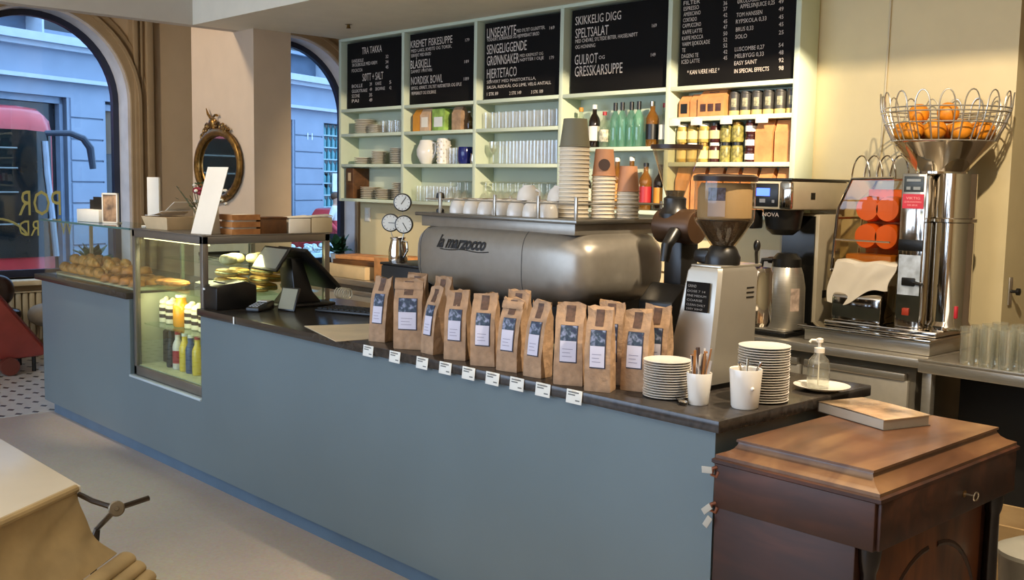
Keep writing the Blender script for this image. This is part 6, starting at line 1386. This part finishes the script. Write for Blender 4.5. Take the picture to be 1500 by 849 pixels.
# ================================================================== PASSER-BY
def person():
    t = thing('person', 'person in a white and red jacket walking past the second window', 'person', (-15.6, 8.92, -0.3), FR+0.4)
    V = {'pel': (0, 0, .95), 'sp': (0, 0, 1.15), 'ch': (0, .01, 1.35), 'nk': (0, 0, 1.5), 'hd': (0, -.01, 1.6), 'ht': (0, -.01, 1.72)}
    R = {'pel': .14, 'sp': .125, 'ch': .15, 'nk': .055, 'hd': .095, 'ht': .075}
    Eg = [('pel', 'sp'), ('sp', 'ch'), ('ch', 'nk'), ('nk', 'hd'), ('hd', 'ht')]
    for s, n, st in ((-1, 'l', .14), (1, 'r', -.14)):
        V.update({n+'s': (s*.18, .01, 1.43), n+'e': (s*.24, st*.6, 1.17), n+'w': (s*.23, -st*.4-.08, .95), n+'h': (s*.22, -st*.4-.12, .87), n+'k': (s*.10, -st*.7, .52), n+'a': (s*.10, -st+.05, .10), n+'t': (s*.11, -st-.12, .045)})
        R.update({n+'s': .065, n+'e': .048, n+'w': .035, n+'h': .04, n+'k': .07, n+'a': .045, n+'t': .035})
        Eg += [('ch', n+'s'), (n+'s', n+'e'), (n+'e', n+'w'), (n+'w', n+'h'), ('pel', n+'k'), (n+'k', n+'a'), (n+'a', n+'t')]
    names = list(V); me = bpy.data.meshes.new('body'); me.from_pydata([V[n] for n in names], [(names.index(a), names.index(b)) for a, b in Eg], [])
    o = bpy.data.objects.new('body', me); COL.objects.link(o); o.parent = t
    md = o.modifiers.new('skin', 'SKIN'); sv = me.skin_vertices[0].data
    for i, n in enumerate(names): sv[i].radius = (R[n], R[n]*(0.8 if n in ('pel', 'sp', 'ch') else 1)); sv[i].use_root = (i == 0)
    o.modifiers.new('sub', 'SUBSURF').levels = 2
    m = mat('person clothing', '#d8d4d2', 0.8); nt, b = nodes_of(m)
    tc = nt.nodes.new('ShaderNodeTexCoord'); sx = nt.nodes.new('ShaderNodeSeparateXYZ'); nt.links.new(tc.outputs['Object'], sx.inputs[0])
    rp = nt.nodes.new('ShaderNodeValToRGB'); rp.color_ramp.interpolation = 'CONSTANT'; e = rp.color_ramp.elements
    mp = nt.nodes.new('ShaderNodeMath'); mp.operation = 'DIVIDE'; mp.inputs[1].default_value = 2.0; nt.links.new(sx.outputs[2], mp.inputs[0]); nt.links.new(mp.outputs[0], rp.inputs[0])
    e[0].position = 0; e[0].color = lin('#20222a'); e[1].position = .47; e[1].color = lin('#c8404a')
    for p_, c_ in ((.60, '#e6e2e0'), (.745, '#c99a80')): q = e.new(p_); q.color = lin(c_)
    nt.links.new(rp.outputs[0], b.inputs['Base Color']); me.materials.append(m)
    build('hair', MB().superq((0, .015, 1.67), (.095, .10, .085), 1, 1, 16, 8), M_brown, t)
person()

# ================================================================== BEHIND THE CABINET
wc = thing('wooden_crate', 'pale wooden crate on the floor behind the cabinet', 'crate', (0.30, 1.55, 0), 0.1)
for z in (0.02, 0.17, 0.32):
    build('slat', MB().box((-0.20, -0.15, z), (0.20, -0.135, z+0.12)).box((-0.20, 0.135, z), (0.20, 0.15, z+0.12)).box((-0.20, -0.135, z), (-0.185, 0.135, z+0.12)).box((0.185, -0.135, z), (0.20, 0.135, z+0.12)), woodmat('crate pale wood', '#a0835a', '#b89a6e', '#cbb084', 0.6, coat=0) if 'crate pale wood' not in MATS else MATS['crate pale wood'], wc)
for x in (-0.183, 0.163):
    for y in (-0.133, 0.113): build('corner_post', MB().box((x, y, 0), (x+0.02, y+0.02, 0.45)), MATS['crate pale wood'], wc)
gb = thing('grey_bin', 'grey round waste bin at the lower right edge behind the cabinet', 'bin', (0.52, 1.20, 0))
build('bin_body', MB().lathe([(0.10, 0), (0.13, 0.42), (0.135, 0.43), (0.125, 0.42), (0.095, 0.02), (0, 0.02)], 28), mat('grey bin plastic', '#9a978c', 0.45), gb)
build('bin_lid', MB().lathe([(0.136, 0.4305), (0.136, 0.445), (0.08, 0.475), (0, 0.48)], 28), mat('grey bin plastic', '#9a978c', 0.45), gb)
